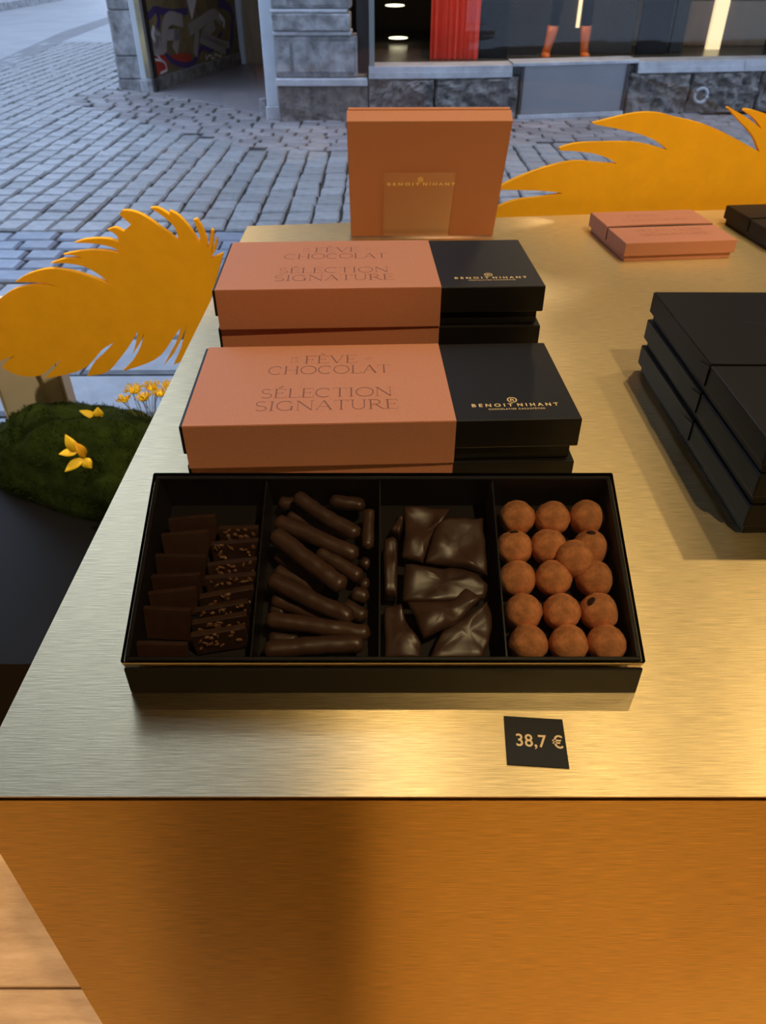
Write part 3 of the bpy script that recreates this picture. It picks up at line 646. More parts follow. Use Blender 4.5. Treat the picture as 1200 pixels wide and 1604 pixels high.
fr = empty('feather_cutout', (.45, 1.3945+.07+.695*WS, -.55), (0, 0, math.atan(WS)), label='large yellow feather cutout standing behind the counter at the right', cat='feather', group='yellow feather cutouts')
b = BM(); prism(b, smooth_outline([(p[0]/1000, p[1]/1000) for p in FR], lim=55, n=3), 0, .011, lambda a, z, d: Vector((a-.70, d, z+.55))); obj('feather_sheet', b, YEL, fr)
b = BM(); tube(b, [(.12, .018, 0.012), (.12, .018, .56)], .006, 10); box(b, .05, .19, -.03, .066, .001, .012, .002); obj('stand', b, DARKB, fr)
# pale block that carries the left feather
bl = empty('display_block', (-.800, 1.530, -.55), label='off white display block behind the left feather and moss', cat='block')
b = BM(); box(b, -.078, .078, -.020, .020, 0, .36, .0015); obj('block_body', b, WHITEB, bl)
EDGE = mat('pale_edge', (.36, .33, .31), .6)
for x in (-.0735, .0705):
    b = BM(); box(b, x, x+.003, -.0212, -.0201, .001, .36); obj('edge_tape', b, EDGE, bl)

# ------------------------------------------------------------------ moss mound with butterflies and flowers
mo = empty('moss_mound', (-.590, 1.362, -.55), (0, 0, math.radians(-22)), label='dark green moss covered mound on the black platform', cat='moss')
def moss_p(a, e, off=0):
    x = math.cos(e)*math.cos(a); y = math.cos(e)*math.sin(a); z = math.sin(e)
    sx = math.copysign(abs(x)**.75, x); d = Vector((sx, y, z))
    nz = noise.noise(d*2.1+Vector((4, 1, 0)))*.10+noise.noise(d*6)*.05+noise.noise(d*14)*.025
    f = 1+nz+off
    return Vector((.335*sx*f if sx < 0 else .315*sx*f, .135*y*f, max(0, .172*z*f)))
b = BM(); NA, NE = 90, 26; rows = []
for j in range(NE+1):
    e = PI/2*j/NE; rows.append([b.verts.new(moss_p(2*PI*i/NA, e)) for i in range(NA)] if j < NE else [b.verts.new(moss_p(0, PI/2))])
for j in range(NE-1):
    for i in range(NA): b.faces.new((rows[j][i], rows[j][(i+1) % NA], rows[j+1][(i+1) % NA], rows[j+1][i]))
for i in range(NA): b.faces.new((rows[NE-1][i], rows[NE-1][(i+1) % NA], rows[NE][0]))
obj('mound', b, MOSS, mo, smooth=True)
b = BM(); rnd = random.Random(3)
for q in range(16000):
    a = rnd.uniform(0, 2*PI); e = math.asin(rnd.uniform(0.02, 1)); p = moss_p(a, e)
    n = Vector((p.x/.11, p.y/.018, p.z/.03)).normalized()
    if noise.noise(p*22) < -.22: continue
    t = Vector((rnd.uniform(-1, 1), rnd.uniform(-1, 1), rnd.uniform(-.3, 1))); l = rnd.uniform(.003, .009)
    tip = p+(n+t*.7).normalized()*l; s = n.cross(t).normalized()*.0009
    b.faces.new((b.verts.new(p-s), b.verts.new(p+s), b.verts.new(tip)))
obj('moss_blades', b, MOSSB, mo, kind='stuff')

def wing(l, w, th=.0006, curl=.15):
    """pointed petal from the origin along +x, slightly cupped"""
    b = BM(); n = 8; top = []; bot = []
    for k in range(2):
        lay = []
        for i in range(n+1):
            q = i/n; hw = w/2*(math.sin(min(1, q*1.02)**.75*PI))**.8 if 0 < q < 1 else 0.0004
            z = curl*l*math.sin(q*PI)*.5-k*th
            lay.append([b.verts.new(Vector((q*l, s*hw, z+abs(s)*hw*.25))) for s in (-1, 0, 1)])
        (top if k == 0 else bot).extend(lay)
    for lay in (top, bot):
        for a, c in zip(lay, lay[1:]):
            for j in range(2): b.faces.new((a[j], a[j+1], c[j+1], c[j]))
    for j in (0, 2):
        for i in range(n): b.faces.new((top[i][j], bot[i][j], bot[i+1][j], top[i+1][j]))
    return b
def frame(d, nrm):
    d = Vector(d).normalized(); z = Vector(nrm); z = (z-d*z.dot(d)).normalized(); y = z.cross(d)
    return Matrix((d, y, z)).transposed().to_4x4()
def butterfly(loc, wings, label):
    r = empty('paper_butterfly', loc, label=label, cat='butterfly', group='yellow butterflies on the moss')
    for (d, nrm, l, w, m, off) in wings:
        o = obj('wing', wing(l, w), m, r, smooth=True); o.matrix_local = Matrix.Translation(off) @ frame(d, nrm)
    b = BM(); ell(b, (0, 0, 0), (.003, .0018, .0018), 2); tube(b, [(.002, 0, .001), (.006, .001, .006)], .0004, 5); obj('body', b, PETAL2, r, smooth=True)
    return r
butterfly((-.590, 1.222, -.383), [((-.45, .15, .85), (0, -1, .25), .040, .024, PETAL, (-.004, 0, .006)), ((-.95, -.1, -.05), (0, -.6, .8), .036, .017, PETAL, (-.006, 0, .004)),
    ((-.25, -.1, .9), (.9, -.6, .2), .040, .020, PETAL2, (.006, 0, -.008)), ((-.85, -.35, -.45), (0, -.7, .8), .044, .020, PETAL, (.002, 0, -.012)), ((.45, -.2, -.7), (.2, -1, .4), .024, .022, PETAL, (.003, 0, -.010))],
    'large yellow paper butterfly with spread wings on the front of the moss')
butterfly((-.600, 1.355, -.378), [((-.85, 0, .45), (.2, -.6, .8), .036, .016, PETAL, (0, 0, 0)), ((.15, .1, .9), (.3, -1, 0), .024, .022, PETAL, (.004, 0, 0)), ((.8, -.1, .1), (0, -.5, .9), .018, .012, PETAL, (0, 0, 0))],
    'small yellow paper butterfly on the crest of the moss')
FLW = [(-.545, 1.385, -.352, .016, 'low at the left end of the clump'), (-.523, 1.395, -.335, .020, 'with the broad head second from the left'), (-.500, 1.375, -.343, .017, 'in the front middle of the clump'), (-.486, 1.40, -.331, .019, 'in the back middle of the clump'), (-.465, 1.385, -.337, .019, 'second from the counter edge'), (-.445, 1.40, -.329, .020, 'nearest the counter edge')]
for i, (x, y, z, r, lab) in enumerate(FLW):
    bx = -.492+(x+.495)*.45; by = 1.375; bz = -.405
    f = empty('yellow_flower', (bx, by, bz), label='yellow pompon flower '+lab+' on the moss', cat='flower', group='yellow flowers on the moss')
    b = BM(); top = Vector((x-bx, y-by, z-bz))
    for s in range(4):
        o = Vector((random.uniform(-.004, .004), random.uniform(-.004, .004), 0)); e = top+Vector((random.uniform(-.5, .5)*r, random.uniform(-.5, .5)*r, -.003))
        tube(b, [o+(e-o)*q+Vector((math.sin(q*PI)*(o.x)*1.5, 0, 0)) for q in (0, .35, .7, 1)], .0006, 5)
    obj('stem', b, STEM, f)
    b = BM()
    for s in range(110):
        d = Vector((random.uniform(-1, 1), random.uniform(-1, 1), random.uniform(-.15, .75)))
        p = top+Vector((d.x*r*.7, d.y*r*.7, d.z*r*.35)); l = r*random.uniform(.25, .5); t = Vector((d.x, d.y, .6+random.random())).normalized()
        s2 = t.cross(Vector((random.uniform(-1, 1), random.uniform(-1, 1), random.uniform(-1, 1)))).normalized()*.0011
        b.faces.new((b.verts.new(p-s2), b.verts.new(p+s2), b.verts.new(p+t*l+s2*.6), b.verts.new(p+t*l-s2*.6)))
    ell(b, top+Vector((0, 0, -.001)), (r*.6, r*.6, r*.28), 2); obj('bloom', b, BLOOM, f)

# ------------------------------------------------------------------ street
G = -0.84
def poly_in(x, y, P):
    c = False
    for i in range(len(P)):
        (x0, y0), (x1, y1) = P[i], P[i-1]
        if (y0 > y) != (y1 > y) and x < (x1-x0)*(y-y0)/(y1-y0)+x0: c = not c
    return c
WALK = [(-2.85, 9.9), (-3.43, 8.9), (-2.38, 7.73), (-1.77, 7.11), (-1.42, 6.70), (-1.01, 6.41), (-.75, 6.33), (-.35, 6.36), (.5, 6.45), (1.2, 6.6), (2.4, 6.8), (5, 7.1), (5, 14)]
bm = BM(); box(bm, -40, 30, 1.70, 60, G-.2, G-.030); st = obj('street', bm, MORT, kind='structure')
def sett_bm(w, l, h, m, seed, cham=.011):
    b = BM(); rn = random.Random(seed); j = lambda: rn.uniform(-.008, .008)
    base = [(-w/2, -l/2), (w/2, -l/2), (w/2, l/2), (-w/2, l/2)]
    jj = [(j(), j()) for _ in base]
    L = []
    for s, z in ((0, -h), (0, -cham), (cham, 0)):
        L.append([b.verts.new((x+a-math.copysign(s, x), y+c-math.copysign(s, y), z+(rn.uniform(-.0015, .002) if z == 0 else 0))) for (x, y), (a, c) in zip(base, jj)])
    for p, q in zip(L, L[1:]):
        for k in range(4): b.faces.new((p[k], p[(k+1) % 4], q[(k+1) % 4], q[k]))
    b.faces.new(L[-1])
    bmesh.ops.recalc_face_normals(b, faces=b.faces[:])
    if b.faces[-1].normal.z < 0: bmesh.ops.reverse_faces(b, faces=b.faces[:])
    return b
# street setts: columns along Y, 0.158 wide, staggered
allS = []
ci = 0; x = -9.0
while x < 5.2:
    y = 4.22+random.uniform(0, .05); wcol = .162
    while y < 15.0:
        l = random.uniform(.155, .215)
        allS.append((x+wcol/2, y+l/2, wcol, l)); y += l
    x += wcol
road, walk = [], []
for s in allS:
    if poly_in(s[0], s[1], WALK): continue
    if s[0] < -5.3-(s[1]-11)*.12 and s[1] > 10: continue
    if s[1] > 9.7 and s[0] > -2.98-(s[1]-9.7)*.303: continue
    road.append(s)
# pavement setts across the street: rows parallel to the facade, smaller and irregular
y = 6.2; ri = 0
while y < 9.4:
    x = -5.0+random.uniform(0, .15); h = random.uniform(.13, .17)
    while x < 5.0:
        w = random.uniform(.16, .26)
        yy = y+.09*max(0, x-.6)
        if poly_in(x+w/2, yy+h/2, WALK) and yy < 7.9+(.0 if x > -1 else (-1-x)*1.1): walk.append((x+w/2, yy+h/2, w, h))
        x += w
    y += h; ri += 1
def in_view(s):        # seen past the boxes and feathers in the photograph's direction
    X, Y = s[0], s[1]; dpt = Y*.797+1.24*.604; px = 600+1160*X/dpt
    return -20 < px < 545 or (775 < px < 1010 and Y > 5.3)
road.sort(key=lambda s: s[1]); ind = [s for s in road if in_view(s)][:300]; inds = set(ind)
def mk_sett_mesh(l, k, m, w=.162):
    b = sett_bm(w-.016, l-.018, .05, None, k); me = bpy.data.meshes.new('sett'); b.to_mesh(me); b.free(); me.materials.append(m); return me
bins = {}
for s in ind:
    key = (round(s[3]/.012), random.randint(0, 2))
    if key not in bins: bins[key] = mk_sett_mesh(key[0]*.012, hash(key) % 1000, SETT)
    obj('sett', bins[key], None, st, (s[0]+random.uniform(-.003, .003), s[1], G+random.uniform(-.003, .004)), (random.uniform(-.012, .012), random.uniform(-.015, .015), random.uniform(-.02, .02)))
def field(name, lst, m, parent, extra=0):
    b = BM()
    for i, s in enumerate(lst):
        q = sett_bm(s[2]-.016, s[3]-.018, .04, None, i); M = Matrix.Translation((s[0], s[1], G+random.uniform(-.003, .004)+extra)) @ Matrix.Rotation(random.uniform(-.02, .02), 4, 'Z') @ Matrix.Rotation(random.uniform(-.012, .012), 4, 'X')
        vm = [b.verts.new(M @ v.co) for v in q.verts]; q.verts.index_update()
        for f in q.faces: b.faces.new([vm[v.index] for v in f.verts])
        q.free()
    return obj(name, b, m, parent, kind='stuff')
field('sett_field', [s for s in road if s not in inds], SETT, st)
bm = BM(); prism(bm, WALK, G-.035, G-.024, lambda a, c, d: Vector((a, c, d))); pv = obj('pavement_opposite', bm, MORT, kind='structure')
vis = sorted([s for s in walk if in_view(s)], key=lambda s: s[1])[:220]; vset = set(vis); wb = {}
for s in vis:
    key = (round(s[2]/.015), round(s[3]/.012))
    if key not in wb: wb[key] = mk_sett_mesh(key[1]*.012, hash(key) % 1000, SETTB, key[0]*.015)
    obj('paving_stone', wb[key], None, pv, (s[0], s[1], G+random.uniform(-.003, .004)), (random.uniform(-.015, .015), random.uniform(-.015, .015), random.uniform(-.03, .03)))
field('paving_field', [s for s in walk if s not in vset], SETTB, pv)
# gutter band of darker setts and pale slabs on the near side
bm = BM(); box(bm, -4.5, 4.5, 3.45, 4.20, G-.04, G-.026); gu = obj('gutter', bm, MORT, kind='structure')
gm = [mk_sett_mesh(.152, k, SETTD, w) for k, w in enumerate((.19, .21, .23, .25))]
y = 3.46
for row in range(5):
    x = -3.2+random.uniform(0, .2)
    while x < -.3:
        i = random.randint(0, 3); w = (.19, .21, .23, .25)[i]
        obj('sett', gm[i], None, gu, (x+w/2, y+.076, G+random.uniform(-.003, .003)), (random.uniform(-.02, .02), random.uniform(-.02, .02), random.uniform(-.03, .03))); x += w
    y += .152
gut = []
y = 3.46
for row in range(5):
    x = -.28
    while x < 4.4: w = random.uniform(.19, .25); gut.append((x+w/2, y+.076, w, .152)); x += w
    y += .152
field('sett_field', gut, SETTD, gu)
bm = BM(); box(bm, -4.5, 4.5, 1.86, 3.44, G-.04, G-.024); sw = obj('sidewalk', bm, MORT, kind='structure')
sm = {}
y = 1.86
for row in range(5):
    h = .314; x = -4.4+random.uniform(0, .3)
    while x < 4.2:
        w = random.choice((.42, .50, .58))
        if (w, row % 2) not in sm: sm[(w, row % 2)] = mk_sett_mesh(h, int(w*100)+row, SLAB, w)
        obj('slab', sm[(w, row % 2)], None, sw, (x+w/2, y+h/2, G+random.uniform(-.002, .002)), (random.uniform(-.006, .006), random.uniform(-.006, .006), random.uniform(-.008, .008))); x += w
    y += h
# road beyond, with a dark gutter strip running up the side street
bm = BM(); prism(bm, [(-40, 1.8), (-9.0, 1.8), (-5.3, 11), (-7.2, 30), (-12, 60), (-40, 60)], G-.012, G-.004, lambda a, c, d: Vector((a, c, d))); obj('road', bm, ROAD, kind='structure')
bm = BM(); prism(bm, [(-5.35, 11.4), (-4.95, 11.2), (-5.55, 15.2), (-5.95, 19.5), (-7.3, 33), (-7.9, 33), (-6.55, 21.2), (-6.2, 17)], G-.006, G+.002, lambda a, c, d: Vector((a, c, d))); obj('gutter', bm, ROADD, kind='structure')
bm = BM(); prism(bm, [(-5.75, 14.95), (-4.5, 14.95), (-5.9, 19.6), (-6.2, 19.6)], G-.008, G+.001, lambda a, c, d: Vector((a, c, d))); obj('pavement_side', bm, ROAD, kind='structure')
bm = BM(); prism(bm, [(-60, 8), (-9.9, 21.5), (-10.2, 28), (-13, 50), (-60, 50)], G, G+.16, lambda a, c, d: Vector((a, c, d))); obj('pavement_far', bm, STONE, kind='structure')
bm = BM(); prism(bm, [(-60, 10), (-12.0, 23), (-12.0, 30), (-15, 50), (-60, 50)], G, G+9, lambda a, c, d: Vector((a, c, d))); obj('wall_far', bm, FACADE, kind='structure')

# ------------------------------------------------------------------ opposite building
FP = [(-.14, 7.60), (.59, 7.63), (1.27, 7.73), (2.33, 7.97), (3.76, 8.18), (7.5, 8.7)]
def fy(x):
    for (x0, y0), (x1, y1) in zip(FP, FP[1:]):
        if x <= x1: return y0+(y1-y0)*(x-x0)/(x1-x0)
    return FP[-1][1]
def fbox(b, x0, x1, z0, z1, d0, d1, n=4):      # slab following the curved front, d = offset outwards (towards the street)
    xs = [x0+(x1-x0)*i/n for i in range(n+1)]
    pts = [(x, fy(x)-d1) for x in xs]+[(x, fy(x)-d0) for x in reversed(xs)]
    prism(b, pts, z0, z1, lambda a, c, d: Vector((a, c, d)))
wo = empty('wall_opposite', (0, 8, G), kind='structure')
WO = Vector((0, 8, G))
def wpart(name, b, m, parent=None, **kw):
    for v in b.verts: v.co -= WO
    return obj(name, b, m, parent or wo, **kw)
b = BM(); prism(b, [(-.95, 7.75), (-.14, 7.75), (.59, 7.75), (.9, 7.80), (.9, 30), (-7.0, 30), (-6.6, 21), (-3.0, 9.75), (-2.5, 9.5)], 2.7, 5.6, lambda a, c, d: Vector((a, c, d))); wpart('upper_facade', b, FACADE)
b = BM(); prism(b, [(.905, 7.80), (1.27, 7.85), (2.33, 8.10), (3.76, 8.30), (7.5, 8.8), (14, 9.6), (14, 30), (.905, 30)], 2.7, 13.5, lambda a, c, d: Vector((a, c, d))); wpart('upper_facade', b, FACADE)
# rock-faced plinth stones
def rock(b, x0, x1, z0, z1, d, seed, nx=36, nz=16):
    g = []
    for j in range(nz+1):
        row = []
        for i in range(nx+1):
            x = x0+(x1-x0)*i/nx; z = z0+(z1-z0)*j/nz; e = min(i, nx-i, j, nz-j)
            o = d+(0.05*noise.noise(Vector((x*6+z*5, z*8, seed)))+.035*noise.noise(Vector((x*15+z*10, z*19, seed)))+.015*noise.noise(Vector((x*40, z*40, seed)))+.03 if e > 0 else 0)
            row.append(b.verts.new((x, fy(x)-o, z)))
        g.append(row)
    for j in range(nz):
        for i in range(nx): b.faces.new((g[j][i], g[j][i+1], g[j+1][i+1], g[j+1][i]))
    bk = [b.verts.new((x, fy(x)+.1, z)) for x, z in ((x0, z0), (x1, z0), (x1, z1), (x0, z1))]
    b.faces.new([*g[0], bk[1], bk[0]]); b.faces.new([*reversed(g[-1]), bk[3], bk[2]])
    b.faces.new([*[r[-1] for r in g], bk[2], bk[1]]); b.faces.new([*[r[0] for r in reversed(g)], bk[0], bk[3]]); b.faces.new(bk)
for i, (x0, x1) in enumerate(((-.125, .46), (.468, 1.235), (2.285, 2.9), (2.908, 3.6), (3.608, 4.4), (4.408, 5.3))):
    b = BM(); rock(b, x0, x1, G-.02, -.50, .02, i*3.3); wpart('plinth_stone', b, ROCK)
for i, (x0, x1) in enumerate(((-.125, 1.16), (2.36, 3.4), (3.405, 5.3))):
    b = BM(); fbox(b, x0, x1, -.500, -.455, -.1, .055, 6); fbox(b, x0, x1, -.4545, -.41, -.3, .035, 6); wpart('sill_stone', b, STONEL)
b = BM(); fbox(b, 1.165, 2.355, -.418, -.395, -.3, .05, 6); wpart('sill_stone', b, STONEL)
b = BM(); fbox(b, 1.245, 2.275, -.80, -.42, -.05, .045, 6); wpart('grey_panel', b, GREYP)
b = BM(); fbox(b, 1.245, 2.275, G-.02, -.805, -.05, .07, 6); wpart('panel_ledge', b, STONEL)
for x in (1.245, 2.25):
    b = BM(); fbox(b, x, x+.025, -.80, -.42, .0455, .055, 1); wpart('panel_edge', b, DARKB)
# round drain cover in the plinth
b = BM(); tube(b, [(3.02+.06*math.cos(a), fy(3.02)-.075, -.69+.06*math.sin(a)) for a in [2*PI*i/20 for i in range(21)]], .014, 8); wpart('vent_ring', b, STONEL, smooth=True)
# shop window
for a in ((-.12, -.075, -.45, 1.9, -.02, .02, 1), (5.2, 5.3, -.41, 1.9, -.02, .02, 1), (-.07, 5.19, 1.8, 1.9, -.02, .02, 8)):
    b = BM(); fbox(b, *a); wpart('shop_window_frame', b, FRAME)
b = BM(); fbox(b, -.075, 5.2, -.41, 1.8, -.006, 0, 10); wpart('shop_pane', b, GLASS2)
b = BM(); box(b, -.23, -.12, 7.66, 7.75, -.46, 1.9); wpart('dark_gap_strip', b, DARKB)  # dark brown strip filling the gap between pillar and window frame
# pillar blocks at the corner
def stoneblock(x0, x1, y0, z0, z1, m, bev=.012, name='stone_block', rough=0, seed=0):
    b = BM(); box(b, x0, x1, y0, 7.95, z0, z1, bev, 2)
    if rough:
        bmesh.ops.subdivide_edges(b, edges=[e for e in b.edges if e.calc_length() > .1], cuts=7, use_grid_fill=True)
        for v in b.verts:
            if v.co.y < y0+.02: v.co.y += rough*noise.noise(Vector((v.co.x*9, v.co.z*9, seed)))
    return wpart(name, b, m, smooth=False)
stoneblock(-.945, -.135, 7.585, G-.02, -.565, ROCK, .01, rough=.03, seed=2)
stoneblock(-.955, -.135, 7.555, -.560, -.500, STONEL, .01)
p = stoneblock(-.95, -.225, 7.60, -.497, -.185, STONE, .008)
for x0, x1 in ((-.935, -.815), (-.785, -.255)):      # raised panels with recessed borders
    b = BM(); box(b, x0, x1, 7.585, 7.598, -.455, -.225, .005, 1); wpart('raised_panel', b, STONE, p)
stoneblock(-.955, -.275, 7.575, -.180, -.150, STONEL, .008)
stoneblock(-.95, -.285, 7.565, -.147, -.020, STONE, .012, rough=.03, seed=7)
stoneblock(-.965, -.305, 7.575, -.015, .010, STONEL, .006)
p = stoneblock(-.95, -.275, 7.60, .014, .25, STONE, .008)
for x0, x1 in ((-.935, -.815), (-.785, -.305)):
    b = BM(); box(b, x0, x1, 7.585, 7.598, .035, .215, .005, 1); wpart('raised_panel', b, STONE, p)
for k in range(5): stoneblock(-.95, -.28, 7.585, .255+k*.33, .58+k*.33, STONE, .012)
# doorway at the cut-off corner
def post(x, y, m, w=.11):
    b = BM(); box(b, x-w/2, x+w/2, y-.05, y+.05, G+.11, 1.9, .006, 1); po = wpart('door_post', b, POST)
    b = BM(); box(b, x-w/2-.012, x+w/2+.012, y-.065, y+.05, G-.01, G+.11, .008, 1); wpart('post_base', b, m, po)
post(-1.010, 7.72, STONEL); post(-2.62, 9.46, STONEL)
b = BM(); box(b, -1.14, -1.085, 7.72, 7.79, G-.01, G+.16, .005, 1); wpart('post_block', b, STONE)
for k, (z0, z1) in enumerate(((G-.02, G+.10), (G+.105, -.52), (-.515, -.10), (-.095, .45), (.455, 1.9))):
    b = BM(); box(b, -2.97+.01*k, -2.70, 9.52, 9.95, z0, z1, .01, 1); wpart('corner_stone', b, STONE)
RA, RB = Vector((-2.5, 9.40, G)), Vector((-1.95, 11.95, G)); rt = (RB-RA).normalized(); rn = Vector((rt.y, -rt.x, 0))
def rw(s, z, d=0): return RA+rt*s+rn*d+Vector((0, 0, z))
bm = BM(); prism(bm, [(-2.62, 9.46), (-1.0, 7.76), (-.9, 7.9), (-.6, 11.3), (-1.95, 12.0)], G-.02, G+.008, lambda a, c, d: Vector((a, c, d))); wpart('recess_floor', bm, RECF)
b = BM(); prism(b, [(-.12, .14), (2.63, .14), (2.63, 2.7), (-.12, 2.7)], -.06, 0, rw); bd = wpart('graffiti_board', b, BOARD)
b = BM(); prism(b, [(-.12, 0), (2.63, 0), (2.63, .135), (-.12, .135)], -.06, .03, rw); wpart('board_kerb', b, STONE)
b = BM(); prism(b, [(-.12, 0), (-.02, 0), (-.02, 2.7), (-.12, 2.7)], .001, .03, rw); wpart('board_batten', b, DARKB)
def paint(name, m, lst, off):
    b = BM()
    for w, pts in lst:
        P = smooth_outline(pts+pts[-2:0:-1], lim=75, n=4)[:(len(pts)-1)*4+1] if len(pts) > 2 else pts
        stroke(b, P, w, lambda s, z: rw(s, z, off))
    wpart(name, b, m, bd)
def blob(name, m, polys, off):
    b = BM()
    for pts in polys: b.faces.new([b.verts.new(rw(s, z, off)) for s, z in smooth_outline(pts, lim=200, n=4)])
    wpart(name, b, m, bd)
paint('spray_line', PURP, [(.07, [(-.06, .676), (.1, .707), (.228, .742), (.274, .668), (.215, .57)]), (.07, [(.228, .742), (.564, .696), (1.031, .686)]), (.10, [(1.962, .721), (2.268, .673), (2.405, .58), (2.353, .424), (2.238, .255), (2.05, .199)]), (.06, [(.299, .341), (.428, .252), (.786, .168), (1.071, .188), (1.305, .299), (1.6, .25), (2.0, .42)])], .003)
blob('spray_patch', REDS, [[(-.01, .343), (-.01, .187), (.261, .155), (.348, .259), (.139, .34)], [(.446, .296), (.96, .264), (.981, .197), (.58, .205)]], .002)
paint('spray_letters', GREYS, [(.12, [(-.0, .504), (.21, .512), (.0, .386), (.278, .388)]), (.13, [(.266, .359), (.456, .628), (.866, .603)]), (.11, [(.403, .498), (.729, .474)]), (.13, [(.545, .334), (.699, .507)]), (.12, [(1.089, .236), (1.236, .501)]), (.12, [(1.005, .501), (1.45, .57), (1.819, .612), (2.002, .534)]), (.12, [(2.056, .217), (1.293, .399), (1.784, .514)]), (.08, [(1.40, .43), (1.9, .30), (2.2, .25)])], .005)
paint('spray_scribble', WHS, [(.025, [(-.0, .301), (.154, .279), (.257, .238), (.273, .174), (.1, .160)]), (.02, [(.096, .329), (.224, .256)]), (.018, [(1.376, .226), (1.40, .165), (1.467, .2), (1.566, .191), (1.548, .165), (1.648, .16), (1.672, .198), (1.855, .155), (1.882, .188)]), (.05, [(.12, .60), (.05, .52), (.1, .46)]), (.06, [(1.95, .60), (2.1, .52), (2.05, .46)])], .007)
blob('white_triangle', WHS, [[(1.05, .95), (1.36, .93), (1.118, .596), (1.10, .62)]], .008)
b = BM(); box(b, -1.955, -1.885, 11.84, 11.92, G, 1.9, .004, 1); wpart('back_post', b, POST)
b = BM(); box(b, -1.88, -.6, 11.9, 12.0, G, 1.9); dr = wpart('recess_door', b, TANW)
for x in (-1.80, -1.55, -1.30, -1.05): 
    b = BM(); box(b, x, x+.23, 11.885, 11.899, G+.18, 1.7, .004, 1); wpart('door_board', b, TANW, dr)
b = BM(); prism(b, [(-.95, 7.95), (-.85, 7.95), (-.55, 12.0), (-.65, 12.0)], G, 1.9, lambda a, c, d: Vector((a, c, d))); wpart('recess_wall', b, TANW)
b = BM(); prism(b, [(-2.75, 9.5), (-.9, 7.75), (-.55, 12.0), (-1.95, 12.0)], 2.64, 2.7, lambda a, c, d: Vector((a, c, d))); wpart('recess_ceiling', b, FACADE)
b = BM(); prism(b, [(5.36, 8.40), (7.5, 8.70), (14, 9.5), (14, 12), (5.36, 12)], G-.02, 2.7, lambda a, c, d: Vector((a, c, d))); wpart('ground_floor_wall', b, STONE)
# inside the shop opposite
b = BM(); prism(b, [(-.5, 7.85), (5.3, 8.45), (5.3, 11.5), (-.5, 11.5)], -.46, -.43, lambda a, c, d: Vector((a, c, d))); obj('floor_opposite', b, SHOPF, kind='structure')
b = BM(); box(b, -.5, 5.3, 11.4, 11.5, -.43, 1.9); box(b, -.55, -.5, 7.96, 11.5, -.43, 1.9); box(b, 5.3, 5.35, 8.4, 11.5, -.43, 1.9); box(b, -.5, 5.3, 7.9, 11.5, 1.85, 1.89); obj('wall_opposite_inside', b, SHOPB, kind='structure')
def shop(name, x0, x1, y0, y1, z0, z1, m, label, cat, bev=.004):
    b = BM(); xc, yc = (x0+x1)/2, (y0+y1)/2; box(b, x0-xc, x1-xc, y0-yc, y1-yc, 0, z1-z0, bev, 1); return obj(name, b, m, None, (xc, yc, z0), label=label, cat=cat)
b = BM(); n = 24
pts = [(.45+.46*i/n, 8.30+.018*math.sin(i*1.9)) for i in range(n+1)]
prism(b, pts+[(p[0], p[1]+.012) for p in reversed(pts)], -.425, 1.8, lambda a, c, d: Vector((a, c, d))); obj('red_curtain', b, REDC, None, label='bright red hanging banner in the shop window opposite', cat='banner')
shop('partition_screen', .93, 1.20, 8.40, 8.46, -.428, 1.8, SHOPB, 'black upright panel right of the red banner in the shop opposite', 'panel')
shop('partition_screen', 1.205, 2.50, 8.75, 8.80, -.428, 1.8, SHOPG, 'grey upright panel behind the orange boots in the shop opposite', 'panel')
shop('partition_screen', 2.55, 2.86, 8.75, 8.80, -.428, 1.8, SHOPB, 'black upright panel right of the boots in the shop opposite', 'panel')
shop('light_column', 1.905, 1.935, 8.70, 8.74, -.20, 1.5, LITW, 'slim lit strip between the two orange boots', 'light', .002)
shop('light_column', 3.42, 3.56, 9.20, 9.26, -.428, 1.5, LITW, 'broad lit strip at the right of the shop opposite', 'light', .002)
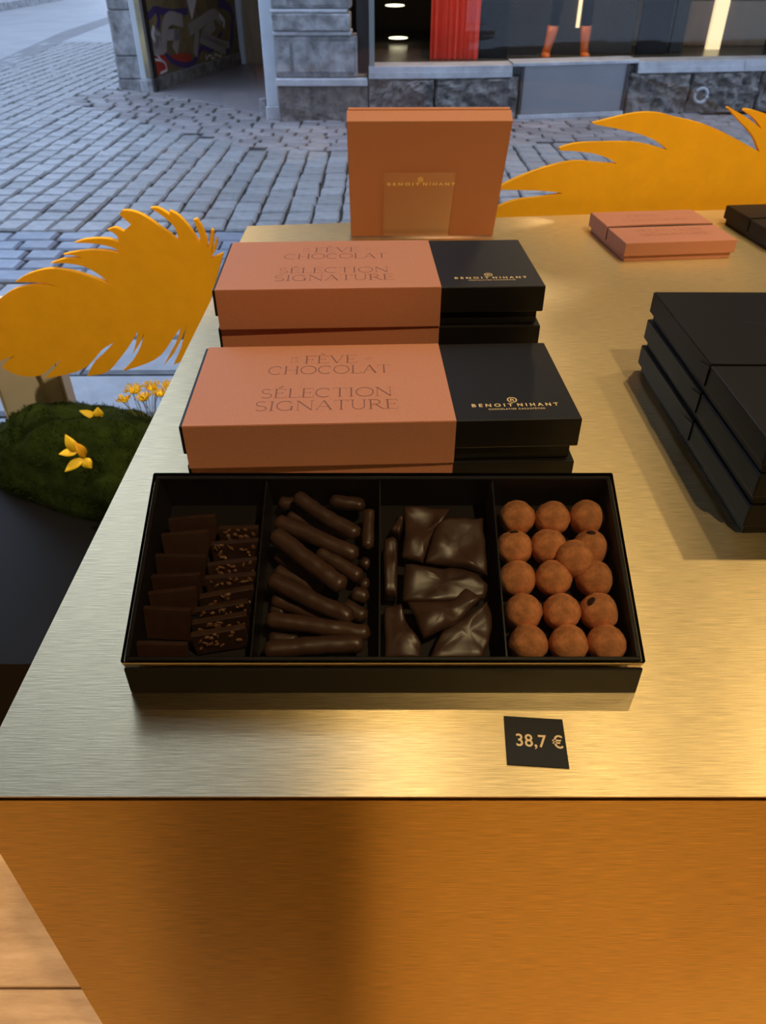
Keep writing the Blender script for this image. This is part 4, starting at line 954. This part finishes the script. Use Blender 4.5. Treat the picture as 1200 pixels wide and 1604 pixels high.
shop('door_leaf', 2.93, 3.06, 8.90, 8.96, -.428, 1.8, SHOPG, 'grey door leaf edge in the shop opposite', 'door')
shop('bench', 2.50, 4.2, 9.6, 9.9, -.428, -.02, TANW, 'low brown bench deep inside the shop opposite', 'bench')
for (x0, z, lab) in ((-.02, -.10, 'upper'), (.02, -.40, 'lower')):
    b = BM(); ell(b, (0, 0, 0), (.11, .05, .013), 2); obj('round_lamp', b, LITS, None, (x0+.15, 9.8, z+.03), smooth=True, label=lab+' glowing oval lamp deep in the shop opposite', cat='lamp')
def boot(x, y, lean, lab):
    r = empty('mannequin_leg', (x, y, -.4285), label=lab, cat='boot', group='boots in the shop window opposite')
    b = BM(); P = [(0, 0, .03), (lean*.3, 0, .10), (lean*.6, 0, .18), (lean*.8, 0, .27)]; tube(b, P, [.040, .036, .045, .050], 14)
    ell(b, (-.005, -.07, .035), (.042, .095, .032), 2); obj('boot', b, BOOT, r, smooth=True)
    b = BM(); box(b, -.045, .035, -.165, .045, 0, .012, .004, 1); box(b, -.03, .03, .0, .045, .002, .03, .003, 1); obj('sole', b, DARKB, r)
    b = BM(); tube(b, [(lean*.8, 0, .272), (lean*1.1, 0, .45), (lean*1.6, 0, .75), (lean*1.8, .02, 1.1)], [.048, .05, .065, .08], 14); obj('trouser_leg', b, SHOPB, r, smooth=True)
    for z in (.10, .17, .24):
        pass
boot(1.555, 8.32, .06, 'orange leather boot on the left mannequin leg in the shop opposite')
boot(1.935, 8.34, -.02, 'orange leather boot on the right mannequin leg in the shop opposite')
lp = bpy.data.lights.new('shop_opposite_light', 'POINT'); lp.energy = 70; lp.color = (1, .7, .4); lp.shadow_soft_size = .15
lo = bpy.data.objects.new('shop_opposite_light', lp); COL.objects.link(lo); lo.location = (1.8, 8.35, 1.3+T)
lp2 = lp.copy(); lp2.energy = 60  # second light added in front of the banner to brighten it
lo = bpy.data.objects.new('shop_opposite_light', lp2); COL.objects.link(lo); lo.location = (.55, 7.98, 1.2+T)
